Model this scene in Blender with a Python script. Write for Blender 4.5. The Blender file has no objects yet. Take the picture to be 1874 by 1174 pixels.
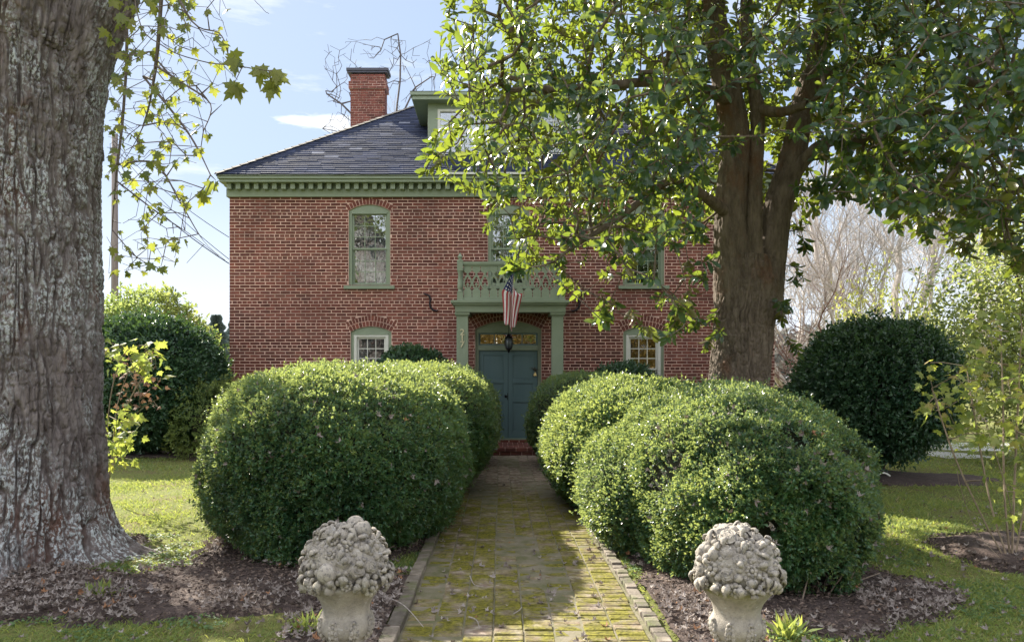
import bpy, math, random
import numpy as np
from mathutils import Vector
R = math.radians
PI = math.pi
S = bpy.context.scene
C = S.collection
rng = np.random.default_rng(7)
random.seed(7)

# ------------------------------------------------------------------ camera, light, exposure
F = 1354.0                      # focal length in photograph pixels (photograph 1874 x 1174)
cam_d = bpy.data.cameras.new('camera'); cam = bpy.data.objects.new('camera', cam_d); C.objects.link(cam)
cam.location = (0, 0, 1.6); cam.rotation_euler = (R(90), 0, 0)
cam_d.sensor_width = 36; cam_d.lens = 36*F/1874
cam_d.shift_x = 21/1874; cam_d.shift_y = 103/1874
cam_d.clip_start = .05; cam_d.clip_end = 2000
S.camera = cam

AZ, EL = R(38), R(35)           # the sun stands ahead and to the left, behind the house
w = bpy.data.worlds.new('World'); S.world = w; w.use_nodes = True
nt = w.node_tree; N = nt.nodes; L = nt.links
bg = N['Background']
sky = N.new('ShaderNodeTexSky'); sky.sky_type = 'NISHITA'; sky.sun_disc = False
sky.sun_elevation = EL; sky.sun_rotation = -AZ; sky.altitude = 100
sky.air_density = 1.0; sky.dust_density = 0.3; sky.ozone_density = 2.5
bg.inputs['Strength'].default_value = .15
# thin clouds, by direction
tc = N.new('ShaderNodeTexCoord'); sep = N.new('ShaderNodeSeparateXYZ')
L.new(tc.outputs['Generated'], sep.inputs[0])
mx = N.new('ShaderNodeMath'); mx.operation = 'MAXIMUM'; mx.inputs[1].default_value = .04; L.new(sep.outputs['Z'], mx.inputs[0])
dv = N.new('ShaderNodeMapping'); dv.inputs['Scale'].default_value = (1.0, 1.0, 5.0)
L.new(tc.outputs['Generated'], dv.inputs[0])
nz = N.new('ShaderNodeTexNoise'); nz.inputs['Scale'].default_value = 3.1; nz.inputs['Detail'].default_value = 7; nz.inputs['Roughness'].default_value = .62
L.new(dv.outputs[0], nz.inputs['Vector'])
cr = N.new('ShaderNodeMapRange'); cr.inputs['From Min'].default_value = .56; cr.inputs['From Max'].default_value = .70; cr.inputs['To Max'].default_value = .7; cr.clamp = True
L.new(nz.outputs['Fac'], cr.inputs['Value'])
# one small bright cloud left of the chimney
def dirv(px, py):
    v = Vector(((px-916)/F, 1, (690-py)/F)); return v.normalized()
lowc = N.new('ShaderNodeMapRange'); lowc.inputs['From Min'].default_value = .02; lowc.inputs['From Max'].default_value = .24
lowc.inputs['To Min'].default_value = .75; lowc.inputs['To Max'].default_value = 0; L.new(sep.outputs['Z'], lowc.inputs['Value'])
blob = N.new('ShaderNodeVectorMath'); blob.operation = 'SUBTRACT'; L.new(tc.outputs['Generated'], blob.inputs[0]); blob.inputs[1].default_value = dirv(590, 224)
bs = N.new('ShaderNodeVectorMath'); bs.operation = 'MULTIPLY'; bs.inputs[1].default_value = (18, 18, 85); L.new(blob.outputs[0], bs.inputs[0])
bl = N.new('ShaderNodeVectorMath'); bl.operation = 'LENGTH'; L.new(bs.outputs[0], bl.inputs[0])
n2 = N.new('ShaderNodeTexNoise'); n2.inputs['Scale'].default_value = 28; n2.inputs['Detail'].default_value = 6; L.new(dv.outputs[0], n2.inputs['Vector'])
ad = N.new('ShaderNodeMath'); ad.operation = 'MULTIPLY_ADD'; ad.inputs[1].default_value = 1.6; L.new(n2.outputs['Fac'], ad.inputs[0]); L.new(bl.outputs['Value'], ad.inputs[2])
br = N.new('ShaderNodeMapRange'); br.inputs['From Min'].default_value = 1.35; br.inputs['From Max'].default_value = 1.75; br.inputs['To Min'].default_value = 1; br.inputs['To Max'].default_value = 0
L.new(ad.outputs[0], br.inputs['Value'])
m1 = N.new('ShaderNodeMath'); m1.operation = 'MAXIMUM'; L.new(cr.outputs[0], m1.inputs[0]); L.new(br.outputs[0], m1.inputs[1])
m2 = N.new('ShaderNodeMath'); m2.operation = 'MAXIMUM'; L.new(m1.outputs[0], m2.inputs[0]); L.new(lowc.outputs[0], m2.inputs[1])
mixc = N.new('ShaderNodeMix'); mixc.data_type = 'RGBA'; L.new(m2.outputs[0], mixc.inputs['Factor'])
gam = N.new('ShaderNodeGamma'); gam.inputs['Gamma'].default_value = .28; L.new(sky.outputs[0], gam.inputs[0])
sc_ = N.new('ShaderNodeVectorMath'); sc_.operation = 'MULTIPLY'; sc_.inputs[1].default_value = (.98, 1.10, 1.30); L.new(gam.outputs[0], sc_.inputs[0])
L.new(sc_.outputs[0], mixc.inputs[6]); mixc.inputs[7].default_value = (2.6, 2.7, 2.85, 1)
# bright unseen clouds behind the camera and overhead, added to fill the shade
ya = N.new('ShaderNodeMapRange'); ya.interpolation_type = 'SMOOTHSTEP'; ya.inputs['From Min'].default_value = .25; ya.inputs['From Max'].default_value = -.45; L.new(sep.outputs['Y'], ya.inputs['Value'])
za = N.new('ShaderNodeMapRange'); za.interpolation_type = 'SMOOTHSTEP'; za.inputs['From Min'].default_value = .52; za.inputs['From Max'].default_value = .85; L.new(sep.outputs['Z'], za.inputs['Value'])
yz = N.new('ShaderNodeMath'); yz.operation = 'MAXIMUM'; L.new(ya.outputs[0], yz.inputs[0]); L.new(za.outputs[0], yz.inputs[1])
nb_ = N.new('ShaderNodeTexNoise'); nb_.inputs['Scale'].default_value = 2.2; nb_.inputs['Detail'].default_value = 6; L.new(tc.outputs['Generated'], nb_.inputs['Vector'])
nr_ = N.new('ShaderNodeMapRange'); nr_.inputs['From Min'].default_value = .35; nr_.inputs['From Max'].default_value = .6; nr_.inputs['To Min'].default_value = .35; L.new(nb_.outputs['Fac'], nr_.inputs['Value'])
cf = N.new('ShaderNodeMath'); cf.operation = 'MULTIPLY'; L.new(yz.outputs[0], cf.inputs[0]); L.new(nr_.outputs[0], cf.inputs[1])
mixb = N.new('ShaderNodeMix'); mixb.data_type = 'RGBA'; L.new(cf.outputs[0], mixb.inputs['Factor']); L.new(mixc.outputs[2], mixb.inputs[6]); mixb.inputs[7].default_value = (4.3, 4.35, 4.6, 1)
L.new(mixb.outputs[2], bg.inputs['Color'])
sd = bpy.data.lights.new('sun', 'SUN'); so = bpy.data.objects.new('sun', sd); C.objects.link(so)
sd.energy = 5.0; sd.angle = R(.55); sd.color = (1, .93, .80)
so.rotation_euler = Vector((math.sin(AZ)*math.cos(EL), -math.cos(AZ)*math.cos(EL), -math.sin(EL))).to_track_quat('-Z', 'Y').to_euler()
so.location = (-20, 30, 30)
S.view_settings.view_transform = 'Standard'; S.view_settings.look = 'None'
S.view_settings.exposure = 1.66; S.view_settings.gamma = 1.0
S.render.engine = 'CYCLES'
S.cycles.max_bounces = 6; S.cycles.transparent_max_bounces = 16; S.cycles.sample_clamp_indirect = 6
S.cycles.diffuse_bounces = 4

def P(px, py, Y): return np.array([(px-916)*Y/F, Y, 1.6-(py-690)*Y/F])
def PX(px, Y): return (px-916)*Y/F
def PZ(py, Y): return 1.6-(py-690)*Y/F

# ------------------------------------------------------------------ numpy noise
def _h(ix, iy, iz, seed):
    n = (ix.astype(np.int64)*374761393 + iy.astype(np.int64)*668265263 + iz.astype(np.int64)*2147483647 + seed*1274126177) & 0xffffffff
    n = ((n ^ (n >> 13))*1274126177) & 0xffffffff
    n = ((n ^ (n >> 15))*2246822519) & 0xffffffff
    return ((n ^ (n >> 16)) & 0xffffff)/float(0xffffff)
def noise(p, seed=0):
    p = np.asarray(p, float); i = np.floor(p).astype(np.int64); f = p-i; u = f*f*(3-2*f)
    r = 0
    for dx in (0, 1):
        for dy in (0, 1):
            for dz in (0, 1):
                wt = (u[:, 0] if dx else 1-u[:, 0])*(u[:, 1] if dy else 1-u[:, 1])*(u[:, 2] if dz else 1-u[:, 2])
                r = r + wt*_h(i[:, 0]+dx, i[:, 1]+dy, i[:, 2]+dz, seed)
    return r
def fbm(p, oct=4, seed=0):
    a, s, t = .5, 0, 0; p = np.asarray(p, float)
    for k in range(oct):
        s = s + a*noise(p*(2**k)+k*17.3, seed+k); t += a; a *= .5
    return s/t

# ------------------------------------------------------------------ materials
def nodes(name):
    m = bpy.data.materials.new(name); m.use_nodes = True
    return m, m.node_tree.nodes, m.node_tree.links, m.node_tree.nodes['Principled BSDF']
def setc(b, c): b.inputs['Base Color'].default_value = (*c, 1)
def nmat(name, c1, c2, scale=6, rough=.7, bump=.3, bscale=60, stretch=(1, 1, 1), detail=6, lo=.35, hi=.65, c3=None, s3=1.5, lo3=.55, hi3=.65, attr=None, spec=.5, dist=.01, metal=0):
    """two colours by noise, an optional third in patches, fine bump"""
    m, N, L, b = nodes(name)
    tc = N.new('ShaderNodeTexCoord'); mp = N.new('ShaderNodeMapping'); mp.inputs['Scale'].default_value = stretch
    L.new(tc.outputs['Object'], mp.inputs[0])
    n = N.new('ShaderNodeTexNoise'); n.inputs['Scale'].default_value = scale; n.inputs['Detail'].default_value = detail; n.inputs['Roughness'].default_value = .6
    L.new(mp.outputs[0], n.inputs['Vector'])
    mr = N.new('ShaderNodeMapRange'); mr.inputs['From Min'].default_value = lo; mr.inputs['From Max'].default_value = hi
    L.new(n.outputs['Fac'], mr.inputs['Value'])
    mx = N.new('ShaderNodeMix'); mx.data_type = 'RGBA'; mx.inputs[6].default_value = (*c1, 1); mx.inputs[7].default_value = (*c2, 1)
    L.new(mr.outputs[0], mx.inputs['Factor']); out = mx.outputs[2]
    if attr:
        at = N.new('ShaderNodeAttribute'); at.attribute_name = attr
        hs = N.new('ShaderNodeMapRange'); hs.inputs['To Min'].default_value = .6; hs.inputs['To Max'].default_value = 1.4
        L.new(at.outputs['Fac'], hs.inputs['Value'])
        vm = N.new('ShaderNodeVectorMath'); vm.operation = 'SCALE'; L.new(out, vm.inputs[0]); L.new(hs.outputs[0], vm.inputs['Scale']); out = vm.outputs[0]
    if c3:
        n3 = N.new('ShaderNodeTexNoise'); n3.inputs['Scale'].default_value = s3; n3.inputs['Detail'].default_value = 8; n3.inputs['Roughness'].default_value = .65; L.new(tc.outputs['Object'], n3.inputs['Vector'])
        m3 = N.new('ShaderNodeMapRange'); m3.inputs['From Min'].default_value = lo3; m3.inputs['From Max'].default_value = hi3; L.new(n3.outputs['Fac'], m3.inputs['Value'])
        x3 = N.new('ShaderNodeMix'); x3.data_type = 'RGBA'; L.new(m3.outputs[0], x3.inputs['Factor']); L.new(out, x3.inputs[6]); x3.inputs[7].default_value = (*c3, 1); out = x3.outputs[2]
    L.new(out, b.inputs['Base Color']); b.inputs['Roughness'].default_value = rough; b.inputs['Specular IOR Level'].default_value = spec; b.inputs['Metallic'].default_value = metal
    if bump:
        nb = N.new('ShaderNodeTexNoise'); nb.inputs['Scale'].default_value = bscale; nb.inputs['Detail'].default_value = 5; L.new(mp.outputs[0], nb.inputs['Vector'])
        bp = N.new('ShaderNodeBump'); bp.inputs['Strength'].default_value = bump; bp.inputs['Distance'].default_value = dist
        L.new(nb.outputs['Fac'], bp.inputs['Height']); L.new(bp.outputs[0], b.inputs['Normal'])
    return m
def leafmat(name, c1, c2, tr, tw=.4, rough=.4, back=None, spec=.5, c3=None, thr=.93):
    m, N, L, b = nodes(name)
    at = N.new('ShaderNodeAttribute'); at.attribute_name = 'rnd'
    mx = N.new('ShaderNodeMix'); mx.data_type = 'RGBA'; mx.inputs[6].default_value = (*c1, 1); mx.inputs[7].default_value = (*c2, 1); L.new(at.outputs['Fac'], mx.inputs['Factor'])
    out = mx.outputs[2]
    if c3:
        gt = N.new('ShaderNodeMath'); gt.operation = 'GREATER_THAN'; gt.inputs[1].default_value = thr; L.new(at.outputs['Fac'], gt.inputs[0])
        x3 = N.new('ShaderNodeMix'); x3.data_type = 'RGBA'; L.new(gt.outputs[0], x3.inputs['Factor']); L.new(out, x3.inputs[6]); x3.inputs[7].default_value = (*c3, 1); out = x3.outputs[2]
    if back:
        ge = N.new('ShaderNodeNewGeometry'); xb = N.new('ShaderNodeMix'); xb.data_type = 'RGBA'
        L.new(ge.outputs['Backfacing'], xb.inputs['Factor']); L.new(out, xb.inputs[6]); xb.inputs[7].default_value = (*back, 1); out = xb.outputs[2]
    L.new(out, b.inputs['Base Color']); b.inputs['Roughness'].default_value = rough; b.inputs['Specular IOR Level'].default_value = spec
    t = N.new('ShaderNodeBsdfTranslucent')
    tv = N.new('ShaderNodeMix'); tv.data_type = 'RGBA'; tv.inputs[6].default_value = (tr[0]*.6, tr[1]*.7, tr[2], 1); tv.inputs[7].default_value = (*tr, 1); L.new(at.outputs['Fac'], tv.inputs['Factor'])
    L.new(tv.outputs[2], t.inputs['Color'])
    ms = N.new('ShaderNodeMixShader'); ms.inputs[0].default_value = tw
    L.new(b.outputs[0], ms.inputs[1]); L.new(t.outputs[0], ms.inputs[2]); L.new(ms.outputs[0], N['Material Output'].inputs['Surface'])
    return m
def plain(name, c, rough=.5, metal=0, spec=.5):
    m, N, L, b = nodes(name); setc(b, c); b.inputs['Roughness'].default_value = rough; b.inputs['Metallic'].default_value = metal; b.inputs['Specular IOR Level'].default_value = spec
    # faint unevenness so that no surface is perfectly flat in tone
    tc = N.new('ShaderNodeTexCoord'); n = N.new('ShaderNodeTexNoise'); n.inputs['Scale'].default_value = 9; n.inputs['Detail'].default_value = 5; L.new(tc.outputs['Object'], n.inputs['Vector'])
    mr = N.new('ShaderNodeMapRange'); mr.inputs['To Min'].default_value = rough*.8; mr.inputs['To Max'].default_value = min(1, rough*1.25); L.new(n.outputs['Fac'], mr.inputs['Value']); L.new(mr.outputs[0], b.inputs['Roughness'])
    return m

# ------------------------------------------------------------------ objects
def tag(o, label=None, cat=None, group=None, kind=None):
    if label: o['label'] = label
    if cat: o['category'] = cat
    if group: o['group'] = group
    if kind: o['kind'] = kind
    return o
def thing(name, label, cat, loc=(0, 0, 0), group=None):
    o = bpy.data.objects.new(name, None); C.objects.link(o); o.location = loc; o.empty_display_size = .2
    return tag(o, label, cat, group)
def root_loc(o):
    while o.parent: o = o.parent
    return np.array(o.location)
def npmesh(name, V, Fs, mats, parent=None, mi=None, smooth=False, attrs=None, origin=None):
    """V (n,3) world positions; Fs a list of (m,k) index arrays; attrs {name: per-face float}"""
    V = np.asarray(V, float)
    if parent is not None: V = V-root_loc(parent)
    elif origin is not None: V = V-np.asarray(origin, float)
    Fs = [np.asarray(f, np.int32) for f in Fs if len(f)]
    me = bpy.data.meshes.new(name)
    me.vertices.add(len(V)); me.vertices.foreach_set('co', V.astype(np.float32).ravel())
    tot = sum(len(f) for f in Fs); loops = sum(f.size for f in Fs)
    me.loops.add(loops); me.loops.foreach_set('vertex_index', np.concatenate([f.ravel() for f in Fs]))
    sz = np.concatenate([np.full(len(f), f.shape[1], np.int32) for f in Fs])
    st = np.concatenate([[0], np.cumsum(sz)[:-1]]).astype(np.int32)
    me.polygons.add(tot); me.polygons.foreach_set('loop_start', st)
    if mi is not None: me.polygons.foreach_set('material_index', np.asarray(mi, np.int32))
    for m in (mats if isinstance(mats, (list, tuple)) else [mats]): me.materials.append(m)
    if attrs:
        for k, v in attrs.items():
            a = me.attributes.new(k, 'FLOAT', 'FACE'); a.data.foreach_set('value', np.asarray(v, np.float32))
    me.update(calc_edges=True)
    if smooth: me.polygons.foreach_set('use_smooth', np.ones(tot, bool))
    else: me.polygons.foreach_set('use_smooth', np.zeros(tot, bool))
    me.validate()
    o = bpy.data.objects.new(name, me); C.objects.link(o)
    if parent is not None: o.parent = parent
    elif origin is not None: o.location = origin
    return o
class MB:
    def __init__(s): s.v = []; s.f = []; s.m = []; s.r = []
    def add(s, vs, fs, m=0, r=None):
        k = len(s.v); s.v += [tuple(map(float, v)) for v in vs]; s.f += [tuple(i+k for i in f) for f in fs]; s.m += [m]*len(fs)
        s.r += [random.random() if r is None else r]*len(fs)
    def box(s, x0, x1, y0, y1, z0, z1, m=0, r=None, j=0):
        vs = [(x, y, z) for z in (z0, z1) for y in (y0, y1) for x in (x0, x1)]
        if j: vs = [tuple(c+random.uniform(-j, j) for c in v) for v in vs]
        s.add(vs, [(0, 2, 3, 1), (4, 5, 7, 6), (0, 1, 5, 4), (2, 6, 7, 3), (0, 4, 6, 2), (1, 3, 7, 5)], m, r)
    def prism(s, pts, y0, y1, m=0, r=None):
        """outline in x,z extruded along y"""
        n = len(pts); vs = [(x, y0, z) for x, z in pts]+[(x, y1, z) for x, z in pts]
        s.add(vs, [tuple(range(n)), tuple(range(2*n-1, n-1, -1))]+[(i, i+n, (i+1) % n+n, (i+1) % n) for i in range(n)], m, r)
    def band(s, outer, inner, y0, y1, m=0):
        """closed ring between two outlines with equal point count, extruded along y"""
        n = len(outer); vs = [(x, y0, z) for x, z in outer]+[(x, y0, z) for x, z in inner]+[(x, y1, z) for x, z in outer]+[(x, y1, z) for x, z in inner]
        fs = []
        for i in range(n):
            j = (i+1) % n
            fs += [(i, j, n+j, n+i), (2*n+i, 3*n+i, 3*n+j, 2*n+j), (i, 2*n+i, 2*n+j, j), (n+i, n+j, 3*n+j, 3*n+i)]
        s.add(vs, fs, m)
    def lathe(s, prof, c=(0, 0, 0), n=24, m=0, wob=None):
        vs = []; fs = []
        for (r, z) in prof:
            for i in range(n):
                a = 2*PI*i/n; rr = r*(1+(wob(a, z) if wob else 0)); vs.append((c[0]+rr*math.cos(a), c[1]+rr*math.sin(a), c[2]+z))
        for k in range(len(prof)-1):
            for i in range(n): j = (i+1) % n; fs.append((k*n+i, k*n+j, (k+1)*n+j, (k+1)*n+i))
        fs.append(tuple(range(n-1, -1, -1))); fs.append(tuple((len(prof)-1)*n+i for i in range(n)))
        s.add(vs, fs, m)
    def tube(s, pts, rad, n=6, m=0, r=None):
        pts = [Vector(p) for p in pts]
        if not hasattr(rad, '__len__'): rad = [rad]*len(pts)
        vs = []; ref = Vector((.13, .31, .94))
        for k, p in enumerate(pts):
            d = (pts[min(k+1, len(pts)-1)]-pts[max(k-1, 0)]); d = d.normalized() if d.length > 1e-9 else Vector((0, 0, 1))
            if abs(d.dot(ref)) > .97: ref = Vector((.9, .2, .1))
            a = d.cross(ref).normalized(); b = d.cross(a)
            for i in range(n):
                t = 2*PI*i/n; vs.append(p+(a*math.cos(t)+b*math.sin(t))*rad[k])
        fs = []
        for k in range(len(pts)-1):
            for i in range(n): j = (i+1) % n; fs.append((k*n+i, k*n+j, (k+1)*n+j, (k+1)*n+i))
        fs.append(tuple(range(n-1, -1, -1))); fs.append(tuple((len(pts)-1)*n+i for i in range(n)))
        s.add(vs, fs, m, r)
    def sphere(s, c, r, n=8, m=0, sc=(1, 1, 1)):
        vs = [(c[0], c[1], c[2]-r*sc[2])]
        rings = max(4, n//2+1)
        for k in range(1, rings):
            t = PI*k/rings-PI/2
            for i in range(n): a = 2*PI*i/n; vs.append((c[0]+r*sc[0]*math.cos(t)*math.cos(a), c[1]+r*sc[1]*math.cos(t)*math.sin(a), c[2]+r*sc[2]*math.sin(t)))
        vs.append((c[0], c[1], c[2]+r*sc[2])); fs = []
        for i in range(n): fs.append((0, 1+(i+1) % n, 1+i))
        for k in range(rings-2):
            for i in range(n): a = 1+k*n; j = (i+1) % n; fs.append((a+i, a+j, a+n+j, a+n+i))
        a = 1+(rings-2)*n; t = len(vs)-1
        for i in range(n): fs.append((a+i, a+(i+1) % n, t))
        s.add(vs, fs, m)
    def build(s, name, mats, parent=None, smooth=False, origin=None, local=False, bevel=0, angle=None):
        me = bpy.data.meshes.new(name)
        V = np.array(s.v)
        if not local:
            if parent is not None: V = V-root_loc(parent)
            elif origin is not None: V = V-np.asarray(origin, float)
        me.from_pydata([tuple(v) for v in V], [], s.f)
        for m in (mats if isinstance(mats, (list, tuple)) else [mats]): me.materials.append(m)
        me.polygons.foreach_set('material_index', s.m)
        a = me.attributes.new('rnd', 'FLOAT', 'FACE'); a.data.foreach_set('value', np.array(s.r, np.float32))
        me.polygons.foreach_set('use_smooth', [bool(smooth)]*len(s.f))
        me.update(); o = bpy.data.objects.new(name, me); C.objects.link(o)
        if parent is not None: o.parent = parent
        elif origin is not None: o.location = origin
        if smooth and angle:
            me.set_sharp_from_angle(angle=R(angle))
        if bevel:
            md = o.modifiers.new('bevel', 'BEVEL'); md.width = bevel; md.segments = 2; md.limit_method = 'ANGLE'; md.angle_limit = R(40)
        return o

# ------------------------------------------------------------------ leaves and branches
LEAF = {}
def _leaf_long():      # magnolia leaf: folded along the midrib and arched; unit length
    V = np.array([[0, 0, 0], [.13, .22, .05], [.215, .52, .04], [.15, .83, -.03], [0, 1, -.15], [-.15, .83, -.03], [-.215, .52, .04], [-.13, .22, .05], [0, .24, .0], [0, .53, -.01], [0, .82, -.07]])
    return V, [np.array([[0, 1, 8], [0, 8, 7], [3, 4, 10], [10, 4, 5]]), np.array([[1, 2, 9, 8], [2, 3, 10, 9], [8, 9, 6, 7], [9, 10, 5, 6]])]
def _leaf_small():     # a folded rhombus
    V = np.array([[0, 0, 0], [.3, .5, .08], [0, 1, -.04], [-.3, .5, .08]])
    return V, [np.array([[0, 1, 2, 3]])]
def _leaf_oval():
    V = np.array([[0, 0, 0], [.27, .35, .06], [.2, .75, .02], [0, 1, -.08], [-.2, .75, .02], [-.27, .35, .06]])
    return V, [np.array([[0, 1, 2, 3], [0, 3, 4, 5]])]
def _leaf_maple():
    pts = [(0, 0), (.10, .12), (.38, .05), (.30, .2), (.52, .42), (.36, .42), (.30, .50), (.17, .46), (.20, .72), (.10, .70), (0, 1)]
    out = pts+[(-x, y) for x, y in reversed(pts[1:-1])]
    V = np.array([[0, .3, 0]]+[[x, y, -.28*abs(x)-.1*max(0, y-.5)] for x, y in out]); n = len(out)
    return V, [np.array([[0, 1+i, 1+(i+1) % n] for i in range(n)])]
def _blade():
    V = np.array([[-.5, 0, 0], [.5, 0, 0], [.28, .6, .12], [0, 1, .45]])
    return V, [np.array([[0, 1, 2, 3]])]
def unit(a): return a/np.maximum(np.linalg.norm(a, axis=-1, keepdims=True), 1e-9)
def leafcloud(shape, pos, direc, norm, size, width=1.0):
    """place a leaf at every pos: its length along direc, its upper face along norm"""
    V, Fs = shape; n = len(pos)
    y = unit(direc); x = unit(np.cross(y, norm)); z = np.cross(x, y)
    size = np.broadcast_to(np.asarray(size, float), (n,))
    M = (V[None, :, 0, None]*width*x[:, None, :]+V[None, :, 1, None]*y[:, None, :]+V[None, :, 2, None]*z[:, None, :])*size[:, None, None]+pos[:, None, :]
    off = (np.arange(n)*len(V))[:, None, None]
    F2 = [(f[None]+off).reshape(-1, f.shape[1]) for f in Fs]
    return M.reshape(-1, 3), F2
def cloud_obj(name, shape, pos, direc, norm, size, mat, parent=None, rnd=None, smooth=False, width=1.0, origin=None):
    n = len(pos); V, Fs = leafcloud(shape, pos, direc, norm, size, width)
    if rnd is None: rnd = rng.random(n)
    at = np.concatenate([np.repeat(rnd, f.shape[0]) for f in shape[1]])
    # faces are grouped by shape list, repeat accordingly
    return npmesh(name, V, Fs, mat, parent, attrs={'rnd': at}, smooth=smooth, origin=origin)
def rand_dirs(n):
    a = rng.normal(size=(n, 3)); return unit(a)

def grow(seeds, targets, step=.35, jit=.05, sag=0., rootd=None, order='near'):
    """branches from seeded nodes to every target, each joined to the nearest wood. returns nodes, parents, tips"""
    nodes = [np.array(s, float) for s in seeds[0]]; par = list(seeds[1])
    arr = np.zeros((len(nodes)+len(targets)*14, 3)); arr[:len(nodes)] = nodes; cnt = len(nodes)
    base = np.array(nodes); d0 = np.array([np.min(np.linalg.norm(base-t, axis=1)) for t in targets])
    tips = []
    dist = np.zeros(len(arr))
    for k in np.argsort(d0):
        t = targets[k]; d = np.linalg.norm(arr[:cnt]-t, axis=1)+.25*dist[:cnt]
        i = int(np.argmin(d)); p = arr[i].copy(); L_ = np.linalg.norm(t-p); m = max(1, min(10, int(L_/step)))
        prev = i; cdist = dist[i]
        for q in range(1, m+1):
            u = q/m; v = p*(1-u)+t*u
            if q < m: v = v+rng.normal(size=3)*jit
            v = v+np.array([0, 0, -sag*4*u*(1-u)*L_])
            if cnt >= len(arr): break
            arr[cnt] = v; par.append(prev); dist[cnt] = cdist+L_*u; prev = cnt; cnt += 1
        tips.append((prev, k))
    return arr[:cnt], par, tips
def branch_mb(arr, par, r0=.006, power=2.4, nseed=0, rmax=.2, mb=None, m=0, skip=0, sides=5):
    n = len(arr); rp = np.zeros(n); kids = np.zeros(n, int)
    for i in range(n):
        if par[i] >= 0: kids[par[i]] += 1
    for i in range(n-1, -1, -1):
        if kids[i] == 0: rp[i] = r0**power
        if par[i] >= 0: rp[par[i]] += rp[i]
    r = np.minimum(rp**(1/power), rmax); mb = mb or MB()
    for i in range(n):
        if par[i] >= 0 and i >= skip:
            a = r[par[i]] if r[par[i]] < 1.6*r[i]+.004 else 1.3*r[i]
            mb.tube([arr[par[i]], arr[i]], [a, r[i]], sides if r[i] > .012 else 3 if r[i] < .006 else 4, m)
    return mb
def catmull(pts, rad, per=8):
    pts = np.array(pts, float); rad = np.array(rad, float); o = []; q = []
    for i in range(len(pts)-1):
        p0, p1, p2, p3 = pts[max(i-1, 0)], pts[i], pts[i+1], pts[min(i+2, len(pts)-1)]
        for k in range(per):
            t = k/per; o.append(.5*((2*p1)+(-p0+p2)*t+(2*p0-5*p1+4*p2-p3)*t*t+(-p0+3*p1-3*p2+p3)*t**3)); q.append(rad[i]*(1-t)+rad[i+1]*t)
    o.append(pts[-1]); q.append(rad[-1]); return np.array(o), np.array(q)
def bark_tube(pts, rad, ncirc, dz, amp, ridge, seed=0, flare=None, long=5.0):
    """a trunk with real furrowed relief; ridge = spacing of ridges in metres"""
    cp, cr = catmull(pts, rad, 12); seg = np.linalg.norm(np.diff(cp, axis=0), axis=1); s = np.concatenate([[0], np.cumsum(seg)])
    n = int(s[-1]/dz)+1; ss = np.linspace(0, s[-1], n)
    c = np.stack([np.interp(ss, s, cp[:, k]) for k in range(3)], 1); r = np.interp(ss, s, cr)
    d = unit(np.gradient(c, axis=0)); ref = np.array([1., 0, 0]); a = unit(ref-d*(d@ref)[:, None]); b = np.cross(d, a)
    th = np.linspace(0, 2*PI, ncirc, endpoint=False); T, SS = np.meshgrid(th, ss); Rr = np.repeat(r[:, None], ncirc, 1); r0 = r.mean()
    X = np.cos(T)*r0; Yy = np.sin(T)*r0
    base = np.stack([X.ravel(), Yy.ravel(), SS.ravel()], 1)
    wv = fbm(base*np.array([4, 4, 1.6]), 3, seed)-.5; w2 = fbm(base*np.array([4, 4, 1.6])+9.7, 3, seed+1)-.5; warp = np.stack([wv, w2, np.zeros_like(wv)], 1)*ridge*1.5
    q = (base+warp)/ridge*np.array([.95, .95, .95/long]); q2 = (base+warp*.5)/ridge*np.array([1.9, 1.9, 1.9/long*1.4])+31.7
    fur = np.clip(np.abs(2*noise(q, seed+5)-1)*3.6, 0, 1)**.6; fu2 = np.clip(np.abs(2*noise(q2, seed+6)-1)*4.5, 0, 1)**.7
    plate = noise(base/ridge*np.array([.7, .7, .30])+3.1, seed+9); brk = np.clip(np.abs(2*noise(base/ridge*np.array([.5, .5, .75])+5.5, seed+19)-1)*6, 0, 1)
    fine = fbm(base/ridge*np.array([3.5, 3.5, 1.3]), 3, seed+3)
    h = fur*(.45+.55*fu2)*(.75+.35*plate)*(.72+.28*brk)*1.15+.55*(fine-.5)+.22*(fbm(base*2.2, 3, seed+7)-.5)
    rr = Rr.ravel()*(1+.04*(fbm(base*1.3, 2, seed+11)-.5)*2)+amp*h
    if flare is not None: rr = rr+flare(T.ravel(), SS.ravel())
    rr = rr.reshape(n, ncirc)
    V = c[:, None, :]+rr[..., None]*(np.cos(T)[..., None]*a[:, None, :]+np.sin(T)[..., None]*b[:, None, :])
    idx = np.arange(n*ncirc).reshape(n, ncirc); nx = np.roll(idx, -1, 1)
    Fq = np.stack([idx[:-1], nx[:-1], nx[1:], idx[1:]], -1).reshape(-1, 4)
    hf = h.reshape(n, ncirc); at = hf[:-1].ravel()
    return V.reshape(-1, 3), Fq, at

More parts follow.
